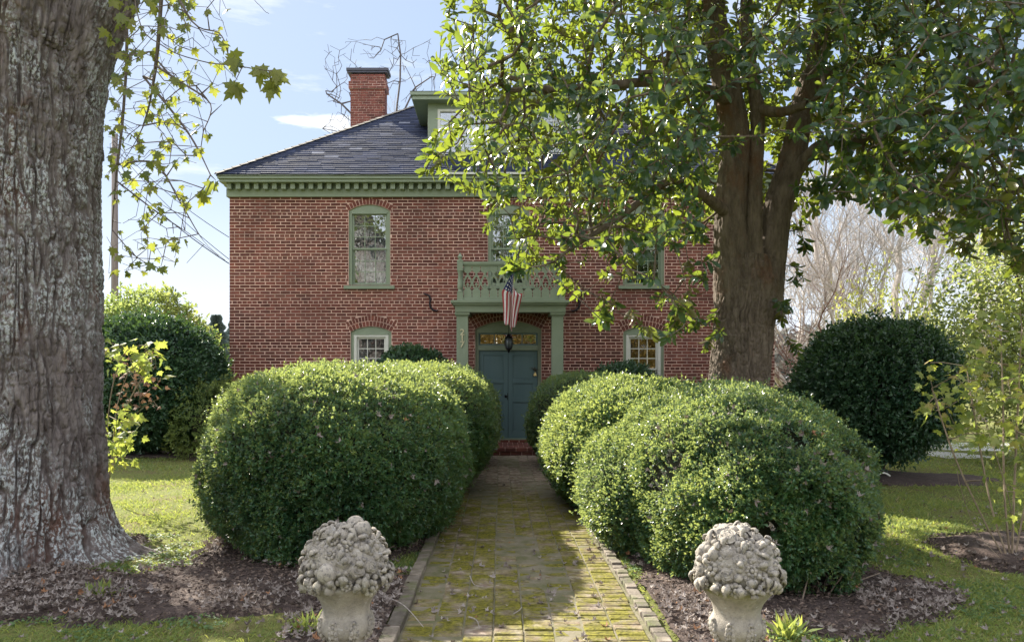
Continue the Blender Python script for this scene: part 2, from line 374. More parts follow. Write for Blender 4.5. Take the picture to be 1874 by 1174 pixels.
# ================================================================== THE SETTING
def brickmat(name, c1, c2, mort, scale=1, attr=False):
    m, N, L, b = nodes(name)
    tc = N.new('ShaderNodeTexCoord'); mp = N.new('ShaderNodeMapping'); mp.inputs['Rotation'].default_value = (R(90), 0, R(90)); L.new(tc.outputs['Object'], mp.inputs[0])
    bt = N.new('ShaderNodeTexBrick'); bt.inputs['Scale'].default_value = 1; bt.inputs['Brick Width'].default_value = .225; bt.inputs['Row Height'].default_value = .0695; bt.inputs['Mortar Size'].default_value = .007
    bt.inputs['Color1'].default_value = (*c1, 1); bt.inputs['Color2'].default_value = (*c2, 1); bt.inputs['Mortar'].default_value = (*mort, 1)
    L.new(mp.outputs[0], bt.inputs['Vector']); L.new(bt.outputs['Color'], b.inputs['Base Color']); b.inputs['Roughness'].default_value = .9
    return m
BR1, BR2, MORT = (.20, .055, .038), (.13, .035, .026), (.50, .34, .27)
M_brick = nmat('brick', (.20, .062, .044), (.12, .038, .032), scale=5, rough=.88, bump=.5, bscale=90, attr='rnd', c3=(.24, .11, .085), s3=2.2, lo3=.58, hi3=.8)
M_mortar = nmat('mortar', (.80, .55, .47), (.66, .45, .38), scale=7, rough=.95, bump=.5, bscale=120, c3=(.26, .19, .175), s3=.8, lo3=.48, hi3=.72)
M_brickside = brickmat('brick_side', BR1, BR2, MORT)
M_green = nmat('green_trim', (.22, .27, .195), (.25, .30, .22), scale=4, rough=.5, bump=.08, bscale=50)
M_door = nmat('door_paint', (.095, .17, .19), (.115, .195, .21), scale=3, rough=.42, bump=.08, bscale=50, stretch=(1, 1, .2))
M_white = nmat('white_paint', (.62, .62, .58), (.7, .7, .66), scale=6, rough=.5, bump=.05)
M_black = plain('black_iron', (.012, .012, .015), .45, .6)
M_rust = plain('dark_iron', (.035, .028, .035), .7, .3)
M_dark = plain('dark_interior', (.02, .02, .022), .9)
def slate():
    m, N, L, b = nodes('slate_shingle')
    tc = N.new('ShaderNodeTexCoord'); n = N.new('ShaderNodeTexNoise'); n.inputs['Scale'].default_value = 1.6; n.inputs['Detail'].default_value = 8; L.new(tc.outputs['Object'], n.inputs['Vector'])
    at = N.new('ShaderNodeAttribute'); at.attribute_name = 'rnd'
    mx = N.new('ShaderNodeMix'); mx.data_type = 'RGBA'; mx.inputs[6].default_value = (.012, .018, .042, 1); mx.inputs[7].default_value = (.026, .036, .078, 1); L.new(at.outputs['Fac'], mx.inputs['Factor'])
    gt = N.new('ShaderNodeMapRange'); gt.inputs['From Min'].default_value = .955; gt.inputs['From Max'].default_value = .99; L.new(at.outputs['Fac'], gt.inputs['Value'])
    x2 = N.new('ShaderNodeMix'); x2.data_type = 'RGBA'; x2.inputs[7].default_value = (.16, .17, .22, 1); L.new(gt.outputs[0], x2.inputs['Factor']); L.new(mx.outputs[2], x2.inputs[6])
    mr = N.new('ShaderNodeMapRange'); mr.inputs['From Min'].default_value = .3; mr.inputs['From Max'].default_value = .7; mr.inputs['To Min'].default_value = .7; mr.inputs['To Max'].default_value = 1.3; L.new(n.outputs['Fac'], mr.inputs['Value'])
    vm = N.new('ShaderNodeVectorMath'); vm.operation = 'SCALE'; L.new(x2.outputs[2], vm.inputs[0]); L.new(mr.outputs[0], vm.inputs['Scale']); L.new(vm.outputs[0], b.inputs['Base Color'])
    b.inputs['Roughness'].default_value = .85; b.inputs['Specular IOR Level'].default_value = .3
    nb = N.new('ShaderNodeTexNoise'); nb.inputs['Scale'].default_value = 70; nb.inputs['Detail'].default_value = 4; L.new(tc.outputs['Object'], nb.inputs['Vector'])
    bp = N.new('ShaderNodeBump'); bp.inputs['Strength'].default_value = .5; bp.inputs['Distance'].default_value = .01; L.new(nb.outputs['Fac'], bp.inputs['Height']); L.new(bp.outputs[0], b.inputs['Normal'])
    return m
M_slate = slate()
def glassmat(name, dark, refl=1.0):
    """window glass: mirrors what is in front of the house, lets some of the room through"""
    m, N, L, b = nodes(name)
    N.remove(b); g = N.new('ShaderNodeBsdfGlossy'); g.inputs['Roughness'].default_value = .015; g.inputs['Color'].default_value = (.95, .97, 1, 1)
    t = N.new('ShaderNodeBsdfTransparent'); t.inputs['Color'].default_value = (*dark, 1)
    tc = N.new('ShaderNodeTexCoord'); n = N.new('ShaderNodeTexNoise'); n.inputs['Scale'].default_value = 5; n.inputs['Detail'].default_value = 2; L.new(tc.outputs['Object'], n.inputs['Vector'])
    bp = N.new('ShaderNodeBump'); bp.inputs['Strength'].default_value = .12; bp.inputs['Distance'].default_value = .02; L.new(n.outputs['Fac'], bp.inputs['Height']); L.new(bp.outputs[0], g.inputs['Normal'])
    fr = N.new('ShaderNodeFresnel'); fr.inputs['IOR'].default_value = 1.9
    mr = N.new('ShaderNodeMath'); mr.operation = 'MULTIPLY'; mr.inputs[1].default_value = refl*3; mr.use_clamp = True; L.new(fr.outputs[0], mr.inputs[0])
    ms = N.new('ShaderNodeMixShader'); L.new(mr.outputs[0], ms.inputs[0]); L.new(t.outputs[0], ms.inputs[1]); L.new(g.outputs[0], ms.inputs[2]); L.new(ms.outputs[0], N['Material Output'].inputs['Surface'])
    return m
M_glass = glassmat('window_glass', (.8, .85, .85), .9)
def lacemat():
    m, N, L, b = nodes('lace'); setc(b, (.75, .75, .72)); b.inputs['Roughness'].default_value = .9
    tc = N.new('ShaderNodeTexCoord'); mp = N.new('ShaderNodeMapping'); mp.inputs['Scale'].default_value = (1, 1, .45); L.new(tc.outputs['Object'], mp.inputs[0])
    n = N.new('ShaderNodeTexNoise'); n.inputs['Scale'].default_value = 26; n.inputs['Detail'].default_value = 3; n.inputs['Distortion'].default_value = 1.5; L.new(mp.outputs[0], n.inputs['Vector'])
    mr = N.new('ShaderNodeMapRange'); mr.inputs['From Min'].default_value = .46; mr.inputs['From Max'].default_value = .54; L.new(n.outputs['Fac'], mr.inputs['Value'])
    mx = N.new('ShaderNodeMix'); mx.data_type = 'RGBA'; mx.inputs[6].default_value = (.10, .11, .13, 1); mx.inputs[7].default_value = (.85, .85, .85, 1); L.new(mr.outputs[0], mx.inputs['Factor']); L.new(mx.outputs[2], b.inputs['Base Color'])
    return m
M_lace = lacemat()
M_linen = nmat('linen_blind', (.62, .60, .42), (.75, .73, .55), scale=12, rough=.9, bump=.2, stretch=(.3, 1, 2))

# ------------------------------------------------------------------ lawn
def lawnmat():
    m, N, L, b = nodes('lawn')
    tc = N.new('ShaderNodeTexCoord')
    def nz(s, d=6, st=(1, 1, 1)):
        mp = N.new('ShaderNodeMapping'); mp.inputs['Scale'].default_value = st; L.new(tc.outputs['Object'], mp.inputs[0])
        n = N.new('ShaderNodeTexNoise'); n.inputs['Scale'].default_value = s; n.inputs['Detail'].default_value = d; n.inputs['Roughness'].default_value = .65; L.new(mp.outputs[0], n.inputs['Vector']); return n
    def ramp(n, a, c_, ):
        mr = N.new('ShaderNodeMapRange'); mr.inputs['From Min'].default_value = a; mr.inputs['From Max'].default_value = c_; L.new(n.outputs['Fac'], mr.inputs['Value']); return mr
    def mix(f, a, c_):
        x = N.new('ShaderNodeMix'); x.data_type = 'RGBA'; L.new(f.outputs[0], x.inputs['Factor'])
        for k, v in ((6, a), (7, c_)):
            if isinstance(v, tuple): x.inputs[k].default_value = (*v, 1)
            else: L.new(v, x.inputs[k])
        return x.outputs[2]
    c = mix(ramp(nz(30), .35, .65), (.11, .13, .04), (.21, .22, .07))
    c = mix(ramp(nz(1.3), .50, .66), c, (.17, .14, .07))
    c = mix(ramp(nz(4.0), .60, .74), c, (.10, .06, .035))
    L.new(c, b.inputs['Base Color']); b.inputs['Roughness'].default_value = .95; b.inputs['Specular IOR Level'].default_value = .1
    bp = N.new('ShaderNodeBump'); bp.inputs['Strength'].default_value = .9; bp.inputs['Distance'].default_value = .03; L.new(nz(45).outputs['Fac'], bp.inputs['Height']); L.new(bp.outputs[0], b.inputs['Normal'])
    return m
M_lawn = lawnmat()
def heights(x, y): 
    p = np.stack([x*.7, y*.7, np.zeros_like(x)], 1)
    h = (fbm(p, 3, 3)-.5)*.05
    edge = np.clip(np.minimum(np.abs(x-.16)-.9, 1), 0, 1)      # level beside the walk
    return h*edge-.0+.0
def grid(xs, ys, zf, jit=0):
    X, Y = np.meshgrid(xs, ys); x, y = X.ravel(), Y.ravel(); z = zf(x, y)
    idx = np.arange(len(x)).reshape(len(ys), len(xs))
    Fq = np.stack([idx[:-1, :-1], idx[:-1, 1:], idx[1:, 1:], idx[1:, :-1]], -1).reshape(-1, 4)
    return np.stack([x, y, z], 1), Fq
far = np.array([60, 90, 150, 300, 700]); xs = np.concatenate([-far[::-1], np.arange(-40, -12, 2), np.arange(-12, 16, .15), np.arange(16, 42, 2), far])
ys = np.concatenate([-far[::-1], np.arange(-40, 2, 2), np.arange(2, 20, .15), np.arange(20, 50, 2), far])
V, Fq = grid(xs, ys, lambda x, y: np.where((np.abs(x) < 30) & (np.abs(y) < 30), heights(x, y), 0))
tag(npmesh('lawn', V, [Fq], M_lawn, smooth=True), kind='structure')

# ------------------------------------------------------------------ mulch beds
M_mulch = nmat('mulch', (.050, .034, .030), (.10, .070, .060), scale=38, rough=.95, bump=1, bscale=60, dist=.03, c3=(.15, .11, .095), s3=9, lo3=.56, hi3=.72)
BEDS = {'left': [(-1.7, 8.4, 1.25, 2.7), (-3.8, 5.35, 1.9, .72), (-1.8, 5.6, 1.45, .62), (-.95, 4.3, .5, 1.3), (-5.3, 5.7, 2, .45), (-4.1, 7.15, .8, .3)],
        'right': [(2.15, 7.6, 1.15, 3.0), (1.9, 5.15, 1.1, .6), (2.5, 5.5, .75, .45), (1.3, 4.6, .25, 1.2)],
        'shrub': [(5.1, 6.7, 1.3, .75)], 'holly': [(6.1, 11.6, 1.7, .8)], 'far': [(-7.4, 16.3, 3.0, 1.7), (-3, 14.8, 3, 1.3)], 'front': [(3.5, 14.6, 2.6, 1.5), (3.4, 10.6, 1.5, 1.4)]}
def bedmask(x, y, key=None):
    d = np.full(len(x), -9.)
    for k, es in BEDS.items():
        if key and k != key: continue
        for cx, cy, a, b_ in es: d = np.maximum(d, (1-np.sqrt(((x-cx)/a)**2+((y-cy)/b_)**2))*min(a, b_))
    nn = fbm(np.stack([x*1.6, y*1.6, np.full_like(x, 5.)], 1), 4, 21)-.5
    d = d+nn*.5
    return np.where(np.abs(x-.16) < .87, -1, d)
for k, es in BEDS.items():
    x0 = min(e[0]-e[2] for e in es)-.4; x1 = max(e[0]+e[2] for e in es)+.4; y0 = min(e[1]-e[3] for e in es)-.4; y1 = max(e[1]+e[3] for e in es)+.4
    st = .045 if y0 < 9 else .09
    x1 = min(x1, 12); xs = np.arange(x0, x1, st); ys = np.arange(max(y0, 3.2), y1, st)
    def zf(x, y, k=k):
        d = bedmask(x, y, k); q = np.stack([x, y, np.zeros_like(x)], 1)
        return heights(x, y)+np.clip(d*.35, -.03, .045 if k != 'shrub' else .1)+(fbm(q*14, 3, 4)-.5)*.035+(fbm(q*3, 2, 8)-.5)*.03
    V, Fq = grid(xs, ys, zf); d = bedmask(V[:, 0], V[:, 1], k); keep = (d[Fq] > -.06).all(1)
    tag(npmesh('mulch_bed', V, [Fq[keep]], M_mulch, smooth=True), kind='structure')

# ------------------------------------------------------------------ brick walk with moss
def walkmat():
    m, N, L, b = nodes('walk_brick')
    tc = N.new('ShaderNodeTexCoord'); at = N.new('ShaderNodeAttribute'); at.attribute_name = 'rnd'
    def nz(s, d=7):
        n = N.new('ShaderNodeTexNoise'); n.inputs['Scale'].default_value = s; n.inputs['Detail'].default_value = d; n.inputs['Roughness'].default_value = .62; L.new(tc.outputs['Object'], n.inputs['Vector']); return n
    def rp(o, a, c_):
        mr = N.new('ShaderNodeMapRange'); mr.inputs['From Min'].default_value = a; mr.inputs['From Max'].default_value = c_; L.new(o, mr.inputs['Value']); return mr.outputs[0]
    def mix(f, a, c_):
        x = N.new('ShaderNodeMix'); x.data_type = 'RGBA'; L.new(f, x.inputs['Factor'])
        for k, v in ((6, a), (7, c_)):
            if isinstance(v, tuple): x.inputs[k].default_value = (*v, 1)
            else: L.new(v, x.inputs[k])
        return x.outputs[2]
    c = mix(at.outputs['Fac'], (.10, .072, .06), (.24, .175, .14))
    c = mix(rp(nz(14).outputs['Fac'], .45, .7), c, (.36, .31, .26))
    moss = mix(rp(nz(40).outputs['Fac'], .35, .65), (.066, .062, .010), (.21, .19, .026))
    sp = N.new('ShaderNodeSeparateXYZ'); L.new(tc.outputs['Object'], sp.inputs[0])
    m1 = rp(nz(4.2).outputs['Fac'], .33, .56)
    # moss grows in the middle stretch, less by the house
    far_ = N.new('ShaderNodeMapRange'); far_.inputs['From Min'].default_value = 9.6; far_.inputs['From Max'].default_value = 11.2; far_.inputs['To Min'].default_value = 1; far_.inputs['To Max'].default_value = .12; L.new(sp.outputs['Y'], far_.inputs['Value'])
    mu = N.new('ShaderNodeMath'); mu.operation = 'MULTIPLY'; L.new(m1, mu.inputs[0]); L.new(far_.outputs[0], mu.inputs[1])
    c = mix(mu.outputs[0], c, moss)
    L.new(c, b.inputs['Base Color']); b.inputs['Roughness'].default_value = .9; b.inputs['Specular IOR Level'].default_value = .25
    bp = N.new('ShaderNodeBump'); bp.inputs['Strength'].default_value = .9; bp.inputs['Distance'].default_value = .012; L.new(nz(55).outputs['Fac'], bp.inputs['Height']); L.new(bp.outputs[0], b.inputs['Normal'])
    return m
M_walk = walkmat()
M_sand = nmat('walk_joint', (.20, .17, .13), (.10, .10, .04), scale=5, rough=1, bump=.8)
WL, WR = -.615, .905
mb = MB(); y = 2.2; k = 0
while y < 15.0:
    h = .098; nb = 8; wd = (WR-WL)/nb
    gap = .022 if abs(y-7.3) < .05 else 0
    und = .008*math.sin(y*1.7)
    for i in range(nb):
        x0 = WL+i*wd+.005; dx = (.012 if (5.2 < y < 7.3 and i >= 5) else 0)
        z = .012+random.uniform(-.003, .004)+.006*math.sin(i*1.3+y*.9)+und*.4
        t = random.uniform(-.0035, .0035); u = random.uniform(-.0035, .0035); xa, xb, ya, yb = x0+dx+random.uniform(-.002, .002), x0+wd-.01+dx, y+gap, y+h-.009+random.uniform(-.002, .002)
        xb = min(xb, WR+.005)
        e = .006
        vs = [(xa, ya, -.04), (xb, ya, -.04), (xb, yb, -.04), (xa, yb, -.04), (xa, ya, z-e), (xb, ya, z-e), (xb, yb, z-e), (xa, yb, z-e), (xa+e, ya+e, z+t), (xb-e, ya+e, z-t), (xb-e, yb-e, z-t+u), (xa+e, yb-e, z+t+u)]
        mb.add(vs, [(0, 1, 5, 4), (1, 2, 6, 5), (2, 3, 7, 6), (3, 0, 4, 7), (4, 5, 9, 8), (5, 6, 10, 9), (6, 7, 11, 10), (7, 4, 8, 11), (8, 9, 10, 11)])
    y += h; k += 1
tag(mb.build('brick_path', M_walk), kind='structure')
mb = MB(); mb.box(WL-.01, WR+.03, 2.2, 15.0, -.06, .0075); tag(mb.build('path_bedding', M_sand), kind='structure')
M_kerb = nmat('kerb_stone', (.20, .17, .14), (.11, .09, .07), scale=14, rough=.9, bump=.7, bscale=70, c3=(.10, .11, .04), s3=5, lo3=.5, hi3=.66, attr='rnd')
mb = MB(); y = 2.2
while y < 14.6:
    l = random.uniform(.38, .42); z = .05+random.uniform(-.005, .005); o_ = random.uniform(-.005, .005); mb.box(WL-.105+o_, WL-.008+o_, y, y+l-.008, -.1, z, j=.003); y += l
tag(mb.build('kerb', M_kerb, bevel=.008), kind='structure')
mb = MB(); y = 2.2
while y < 14.6:
    l = .098; z = .036+random.uniform(-.01, .01); o_ = random.uniform(-.006, .006); mb.box(WR+.03+o_, WR+.115+o_, y, y+l-.009, -.1, z, j=.003); y += l
tag(mb.build('kerb', M_kerb, bevel=.006), kind='structure')
# pale drive at the side of the house, street beyond
M_drive = nmat('drive', (.42, .42, .42), (.50, .49, .48), scale=4, rough=.9, bump=.3)
mb = MB(); mb.add([(8.8, 14.6, .006), (40, 13.5, .006), (40, 18.5, .006), (8.5, 18, .006)], [(0, 1, 2, 3)]); tag(mb.build('driveway', M_drive), kind='structure')

# ================================================================== THE HOUSE
YF = 16.3; HX0, HX1 = -5.97, 6.04; ZC = 5.60
house = thing('brick_house', 'two storey red brick house with green trim, hip slate roof and small columned portico', 'house', (0, YF, 0))
ups = [(676, .915), (931, .915), (1178, .915)]
OP = []   # cx, width, z0, z_spring, rise, ring thickness
for px, wd in ups: OP.append((PX(px, YF), wd, 3.60, 5.265, .14, .13))
for px in (679, 1178): OP.append((PX(px, YF), .90, .95, 2.60, .12, .235))
DC = .17; OP.append((DC, 1.46, .2, 2.66, .19, .30))
def arcpts(cx, wd, zs, rise, n=14, off=0):
    """points of a segmental arch from left to right"""
    h = wd/2; r = (h*h+rise*rise)/(2*rise); a = math.asin(h/r); zc = zs+rise-r
    return [(cx+(r+off)*math.sin(t), zc+(r+off)*math.cos(t)) for t in np.linspace(-a, a, n)]
# wall sheet with openings and reveals
xsC = sorted(set([HX0, HX1]+[o[0]+s*o[1]/2 for o in OP for s in (-1, 1)])); zsC = sorted(set([-.1, ZC+.3]+[o[2] for o in OP]+[o[3]+o[4] for o in OP]))
mb = MB(); YM = YF+.003
for i in range(len(xsC)-1):
    for j in range(len(zsC)-1):
        xm = (xsC[i]+xsC[i+1])/2; zm = (zsC[j]+zsC[j+1])/2
        if any(abs(xm-o[0]) < o[1]/2 and o[2] < zm < o[3]+o[4] for o in OP): continue
        mb.add([(xsC[i], YM, zsC[j]), (xsC[i+1], YM, zsC[j]), (xsC[i+1], YM, zsC[j+1]), (xsC[i], YM, zsC[j+1])], [(0, 1, 2, 3)])
for o in OP:
    a, b_, z0, z1 = o[0]-o[1]/2, o[0]+o[1]/2, o[2], o[3]+o[4]
    for q in ([(a, YM, z0), (a, YM, z1), (a, YM+.3, z1), (a, YM+.3, z0)], [(b_, YM, z1), (b_, YM, z0), (b_, YM+.3, z0), (b_, YM+.3, z1)], [(a, YM, z1), (b_, YM, z1), (b_, YM+.3, z1), (a, YM+.3, z1)], [(b_, YM, z0), (a, YM, z0), (a, YM+.3, z0), (b_, YM+.3, z0)]):
        mb.add(q, [(0, 1, 2, 3)])
wall = mb.build('wall', [M_mortar, M_brick], house)
# side and rear walls
mb = MB(); BY = 25.1
mb.add([(HX0, YM, -.1), (HX0, YM, ZC+.3), (HX0, BY, ZC+.3), (HX0, BY, -.1)], [(0, 1, 2, 3)]); mb.add([(HX1, YM, -.1), (HX1, BY, -.1), (HX1, BY, ZC+.3), (HX1, YM, ZC+.3)], [(0, 1, 2, 3)])
mb.add([(HX0, BY, -.1), (HX0, BY, ZC+.3), (HX1, BY, ZC+.3), (HX1, BY, -.1)], [(0, 1, 2, 3)])
mb.build('wall', M_brickside, house)
mb = MB(); mb.box(HX0+.1, HX1-.1, YF+1.4, YF+1.45, 0, 5.6); mb.box(HX0+.1, HX1-.1, YF+.35, YF+1.4, 2.95, 3.05); mb.box(HX0+.1, HX1-.1, YF+.35, YF+1.4, 0, .1); mb.build('interior', M_dark, house)
# bricks of the front, laid course by course round the openings
def edges(z):
    out = []
    for (cx, wd, z0, zs, rise, ring) in OP:
        h = wd/2
        if z0 <= z <= zs: out.append((cx-h, cx+h))
        elif zs < z < zs+rise+ring+.02:
            r = (h*h+rise*rise)/(2*rise)+ring; zc = zs+rise-(r-ring); a = math.asin(h/(r-ring)); ztop_edge = zc+r*math.cos(a)
            hw = h+ring*math.sin(a)*min(1, (z-zs)/max(.01, ztop_edge-zs)) if z <= ztop_edge else math.sqrt(max(0, r*r-(z-zc)**2))
            out.append((cx-hw, cx+hw))
    return sorted(out)
def brickbox(mb, x0, x1, z0, z1, y=YF, d=.02, m=1, r=None):
    j = lambda: random.uniform(-.0022, .0022)
    a = random.uniform(-.0035, .0005); e = .003
    A = [(x0+j(), z0+j()), (x1+j(), z0+j()), (x1+j(), z1+j()), (x0+j(), z1+j())]; cx, cz = (x0+x1)/2, (z0+z1)/2
    B = [(x+(e if x < cx else -e), z+(e if z < cz else -e)) for x, z in A]
    vs = [(x, y+a, z) for x, z in B]+[(x, y+a+.003, z) for x, z in A]+[(x, y+d, z) for x, z in A]
    fs = [(0, 1, 2, 3)]
    for i in range(4):
        k = (i+1) % 4; fs += [(i, 4+i, 4+k, k), (4+i, 8+i, 8+k, 4+k)]
    mb.add(vs, fs, m, r)
mb = MB(); CH = .0695; z = .02; k = 0
while z < ZC+.05:
    hdr = k % 7 == 4; bl = .1115 if hdr else .224
    segs = []; x = HX0
    for a, b_ in edges(z+CH/2)+[(HX1, HX1)]:
        if a > x+.02: segs.append((x, min(a, HX1)))
        x = max(x, b_)
    xoff = HX0+(0 if k % 2 else -bl/2); wob = .006*math.sin(k*.7)
    for (a, b_) in segs:
        q = xoff+math.floor((a-xoff)/bl)*bl
        while q < b_:
            s_, e_ = max(q, a), min(q+bl, b_)
            if e_-s_ > .03:
                zz = z+.004*math.sin(q*.9+k*.1)
                brickbox(mb, s_+(.0 if s_ == HX0 else .007), e_-(.0 if e_ == HX1 else .007)+random.uniform(-.003, 0), zz+.0072, zz+CH-.0072, r=min(1, max(0, random.gauss(.5, .2)+1.1*(float(fbm(np.array([[q*.55, 3.3, z*.8]]), 3, 61)[0])-.5))))
            q += bl+random.uniform(-.004, .004)
    z += CH; k += 1
fb = mb.build('brickwork', [M_mortar, M_brick], wall)
# arches of bricks on edge
def arch(o, rows):
    cx, wd, z0, zs, rise, ring = o; h = wd/2; r = (h*h+rise*rise)/(2*rise); a = math.asin(h/r); zc = zs+rise-r; mb = MB()
    inn = arcpts(cx, wd, zs, rise, 16); ou = arcpts(cx, wd, zs, rise, 16, ring)
    for i in range(15): mb.add([(inn[i][0], YF+.0015, inn[i][1]), (inn[i+1][0], YF+.0015, inn[i+1][1]), (ou[i+1][0], YF+.0015, ou[i+1][1]), (ou[i][0], YF+.0015, ou[i][1]), (inn[i][0], YF+.3, inn[i][1]), (inn[i+1][0], YF+.3, inn[i+1][1])], [(0, 1, 2, 3), (0, 4, 5, 1)], 0)
    for q in range(rows):
        ra = r+ring*q/rows+.005; rb = r+ring*(q+1)/rows-.005; n = int(2*a*(ra+rb)/2/.073)+(q % 2)
        for i in range(n):
            t0 = -a+2*a*i/n; t1 = -a+2*a*(i+1)/n; g = .0055/ra; t0 += g; t1 -= g; yy = YF-.002+random.uniform(-.002, .003)
            A = [(cx+ra*math.sin(t0), zc+ra*math.cos(t0)), (cx+ra*math.sin(t1), zc+ra*math.cos(t1)), (cx+rb*math.sin(t1), zc+rb*math.cos(t1)), (cx+rb*math.sin(t0), zc+rb*math.cos(t0))]
            vs = [(x, yy, z) for x, z in A]+[(x, yy+.02, z) for x, z in A]
            mb.add(vs, [(0, 1, 2, 3), (0, 4, 5, 1), (1, 5, 6, 2), (2, 6, 7, 3), (3, 7, 4, 0)], 1, min(1, max(0, random.gauss(.45, .2))))
    return mb.build('arch', [M_mortar, M_brick], wall)
for o in OP: arch(o, 1 if o[5] < .2 else 2 if o[5] < .28 else 3)

# ------------------------------------------------------------------ windows
M_shade = nmat('roller_shade', (.50, .49, .36), (.60, .58, .44), scale=8, rough=.9, bump=.1)
def window(o, upper=True, label=None, curtain=True):
    cx, wd, z0, zs, rise, ring = o; a, b_ = cx-wd/2, cx+wd/2; y = YF+.035
    fr = MB(); t = .07
    fr.box(a, a+t, y, y+.12, z0, zs); fr.box(b_-t, b_, y, y+.12, z0, zs); fr.box(a+t, b_-t, y+.002, y+.12, z0, z0+.05)
    arc = arcpts(cx, wd, zs, rise-.004, 14); fr.prism([(a, zs-.04), (b_, zs-.04)]+arc[::-1], y-.004, y+.1)
    fr.box(a+t, b_-t, y-.018, y+.01, zs-.065, zs-.035)
    f = fr.build('window_frame', M_green, house, bevel=.004)
    if upper:
        s = MB(); s.box(a-.1, b_+.1, YF-.055, y+.05, z0-.06, z0+.012); s.build('window_sill', M_green, f, bevel=.006)
    ma = M_green if upper else M_white
    ia, ib, iz0, iz1 = a+t, b_-t, z0+.05, zs-.04
    sm = MB(); ys = y+.03; zm = (iz0+iz1)/2; rl = .042
    if not upper:                                 # white storm frame proud of the green one
        sm.box(ia, ia+.06, y-.012, y+.06, iz0, iz1); sm.box(ib-.06, ib, y-.012, y+.06, iz0, iz1); sm.box(ia+.06, ib-.06, y-.010, y+.06, iz1-.07, iz1)
        ia += .06; ib -= .06; iz1 -= .07
    def sash(z_a, z_b, yy):
        sm.box(ia, ia+rl, yy, yy+.035, z_a, z_b); sm.box(ib-rl, ib, yy, yy+.035, z_a, z_b); sm.box(ia+rl, ib-rl, yy+.001, yy+.035, z_a, z_a+rl); sm.box(ia+rl, ib-rl, yy+.001, yy+.035, z_b-rl, z_b)
        for k in (1, 2):
            x = ia+rl+(ib-ia-2*rl)*k/3; sm.box(x-.009, x+.009, yy+.006, yy+.03, z_a+rl, z_b-rl)
            zz = z_a+rl+(z_b-z_a-2*rl)*k/3; sm.box(ia+rl, ib-rl, yy+.008, yy+.028, zz-.009, zz+.009)
    sash(zm-.02, iz1, ys); sash(iz0, zm+.02, ys+.04)
    sm.build('sash', ma, f, bevel=.003)
    g = MB(); g.box(ia+.02, ib-.02, ys+.018, ys+.022, zm, iz1-.02); g.box(ia+.02, ib-.02, ys+.058, ys+.062, iz0+.02, zm); g.build('glass', M_glass, f)
    if curtain:
        n = 60; c = MB(); vs = []
        for kz in (0, 1):
            for i in range(n+1):
                x = a+.03+(wd-.06)*i/n; d = .022*math.sin(i*1.1)+.012*math.sin(i*.43+1)
                vs.append((x, YF+.24+d, (z0, zs)[kz]))
        c.add(vs, [(i, i+1, n+2+i, n+1+i) for i in range(n)]); c.build('lace_curtain', M_lace, f)
        c = MB()
        for q in range(5): c.box(a+.04, b_-.04, YF+.185, YF+.195, zs-.11-.085*q, zs-.04-.085*q)
        c.build('window_blind', M_linen, f)
    return f
for i in range(3): window(OP[i])
window(OP[3], False, curtain=False); window(OP[4], False, curtain=False)
# ------------------------------------------------------------------ door
cx, wd, z0, zs, rise, ring = OP[5]; a, b_ = cx-wd/2, cx+wd/2; y = YF+.06
fr = MB(); t = .075
fr.box(a, a+t, y, y+.16, z0, zs); fr.box(b_-t, b_, y, y+.16, z0, zs); fr.prism([(a, zs-.05), (b_, zs-.05)]+arcpts(cx, wd, zs, rise-.004, 16)[::-1], y-.004, y+.12)
TZ0, TZ1 = 2.31, 2.58                # the transom light
fr.box(a+t, b_-t, y+.002, y+.15, TZ0-.1, TZ0); fr.box(a+t, b_-t, y-.012, y+.02, TZ0-.115, TZ0-.095)
fr.box(a+t, b_-t, y+.004, y+.15, TZ1, zs-.05)
fr.box(a+t, b_-t, y-.02, y+.16, z0, z0+.05)
dfr = fr.build('door_frame', M_green, house, bevel=.005)
tr = MB(); tr.box(a+t, a+t+.04, y+.05, y+.09, TZ0, TZ1); tr.box(b_-t-.04, b_-t, y+.05, y+.09, TZ0, TZ1); tr.box(a+t+.04, b_-t-.04, y+.052, y+.09, TZ0, TZ0+.03); tr.box(a+t+.04, b_-t-.04, y+.052, y+.09, TZ1-.03, TZ1)
for k in (1, 2, 3): x = a+t+.04+(wd-2*t-.08)*k/4; tr.box(x-.01, x+.01, y+.056, y+.085, TZ0+.03, TZ1-.03)
tr.build('transom', M_door, dfr, bevel=.003)
g = MB(); g.box(a+t+.02, b_-t-.02, y+.068, y+.072, TZ0+.01, TZ1-.01); g.build('glass', glassmat('transom_glass', (.5, .5, .45), 1.2), dfr)
dz0, dz1 = z0+.052, TZ0-.102
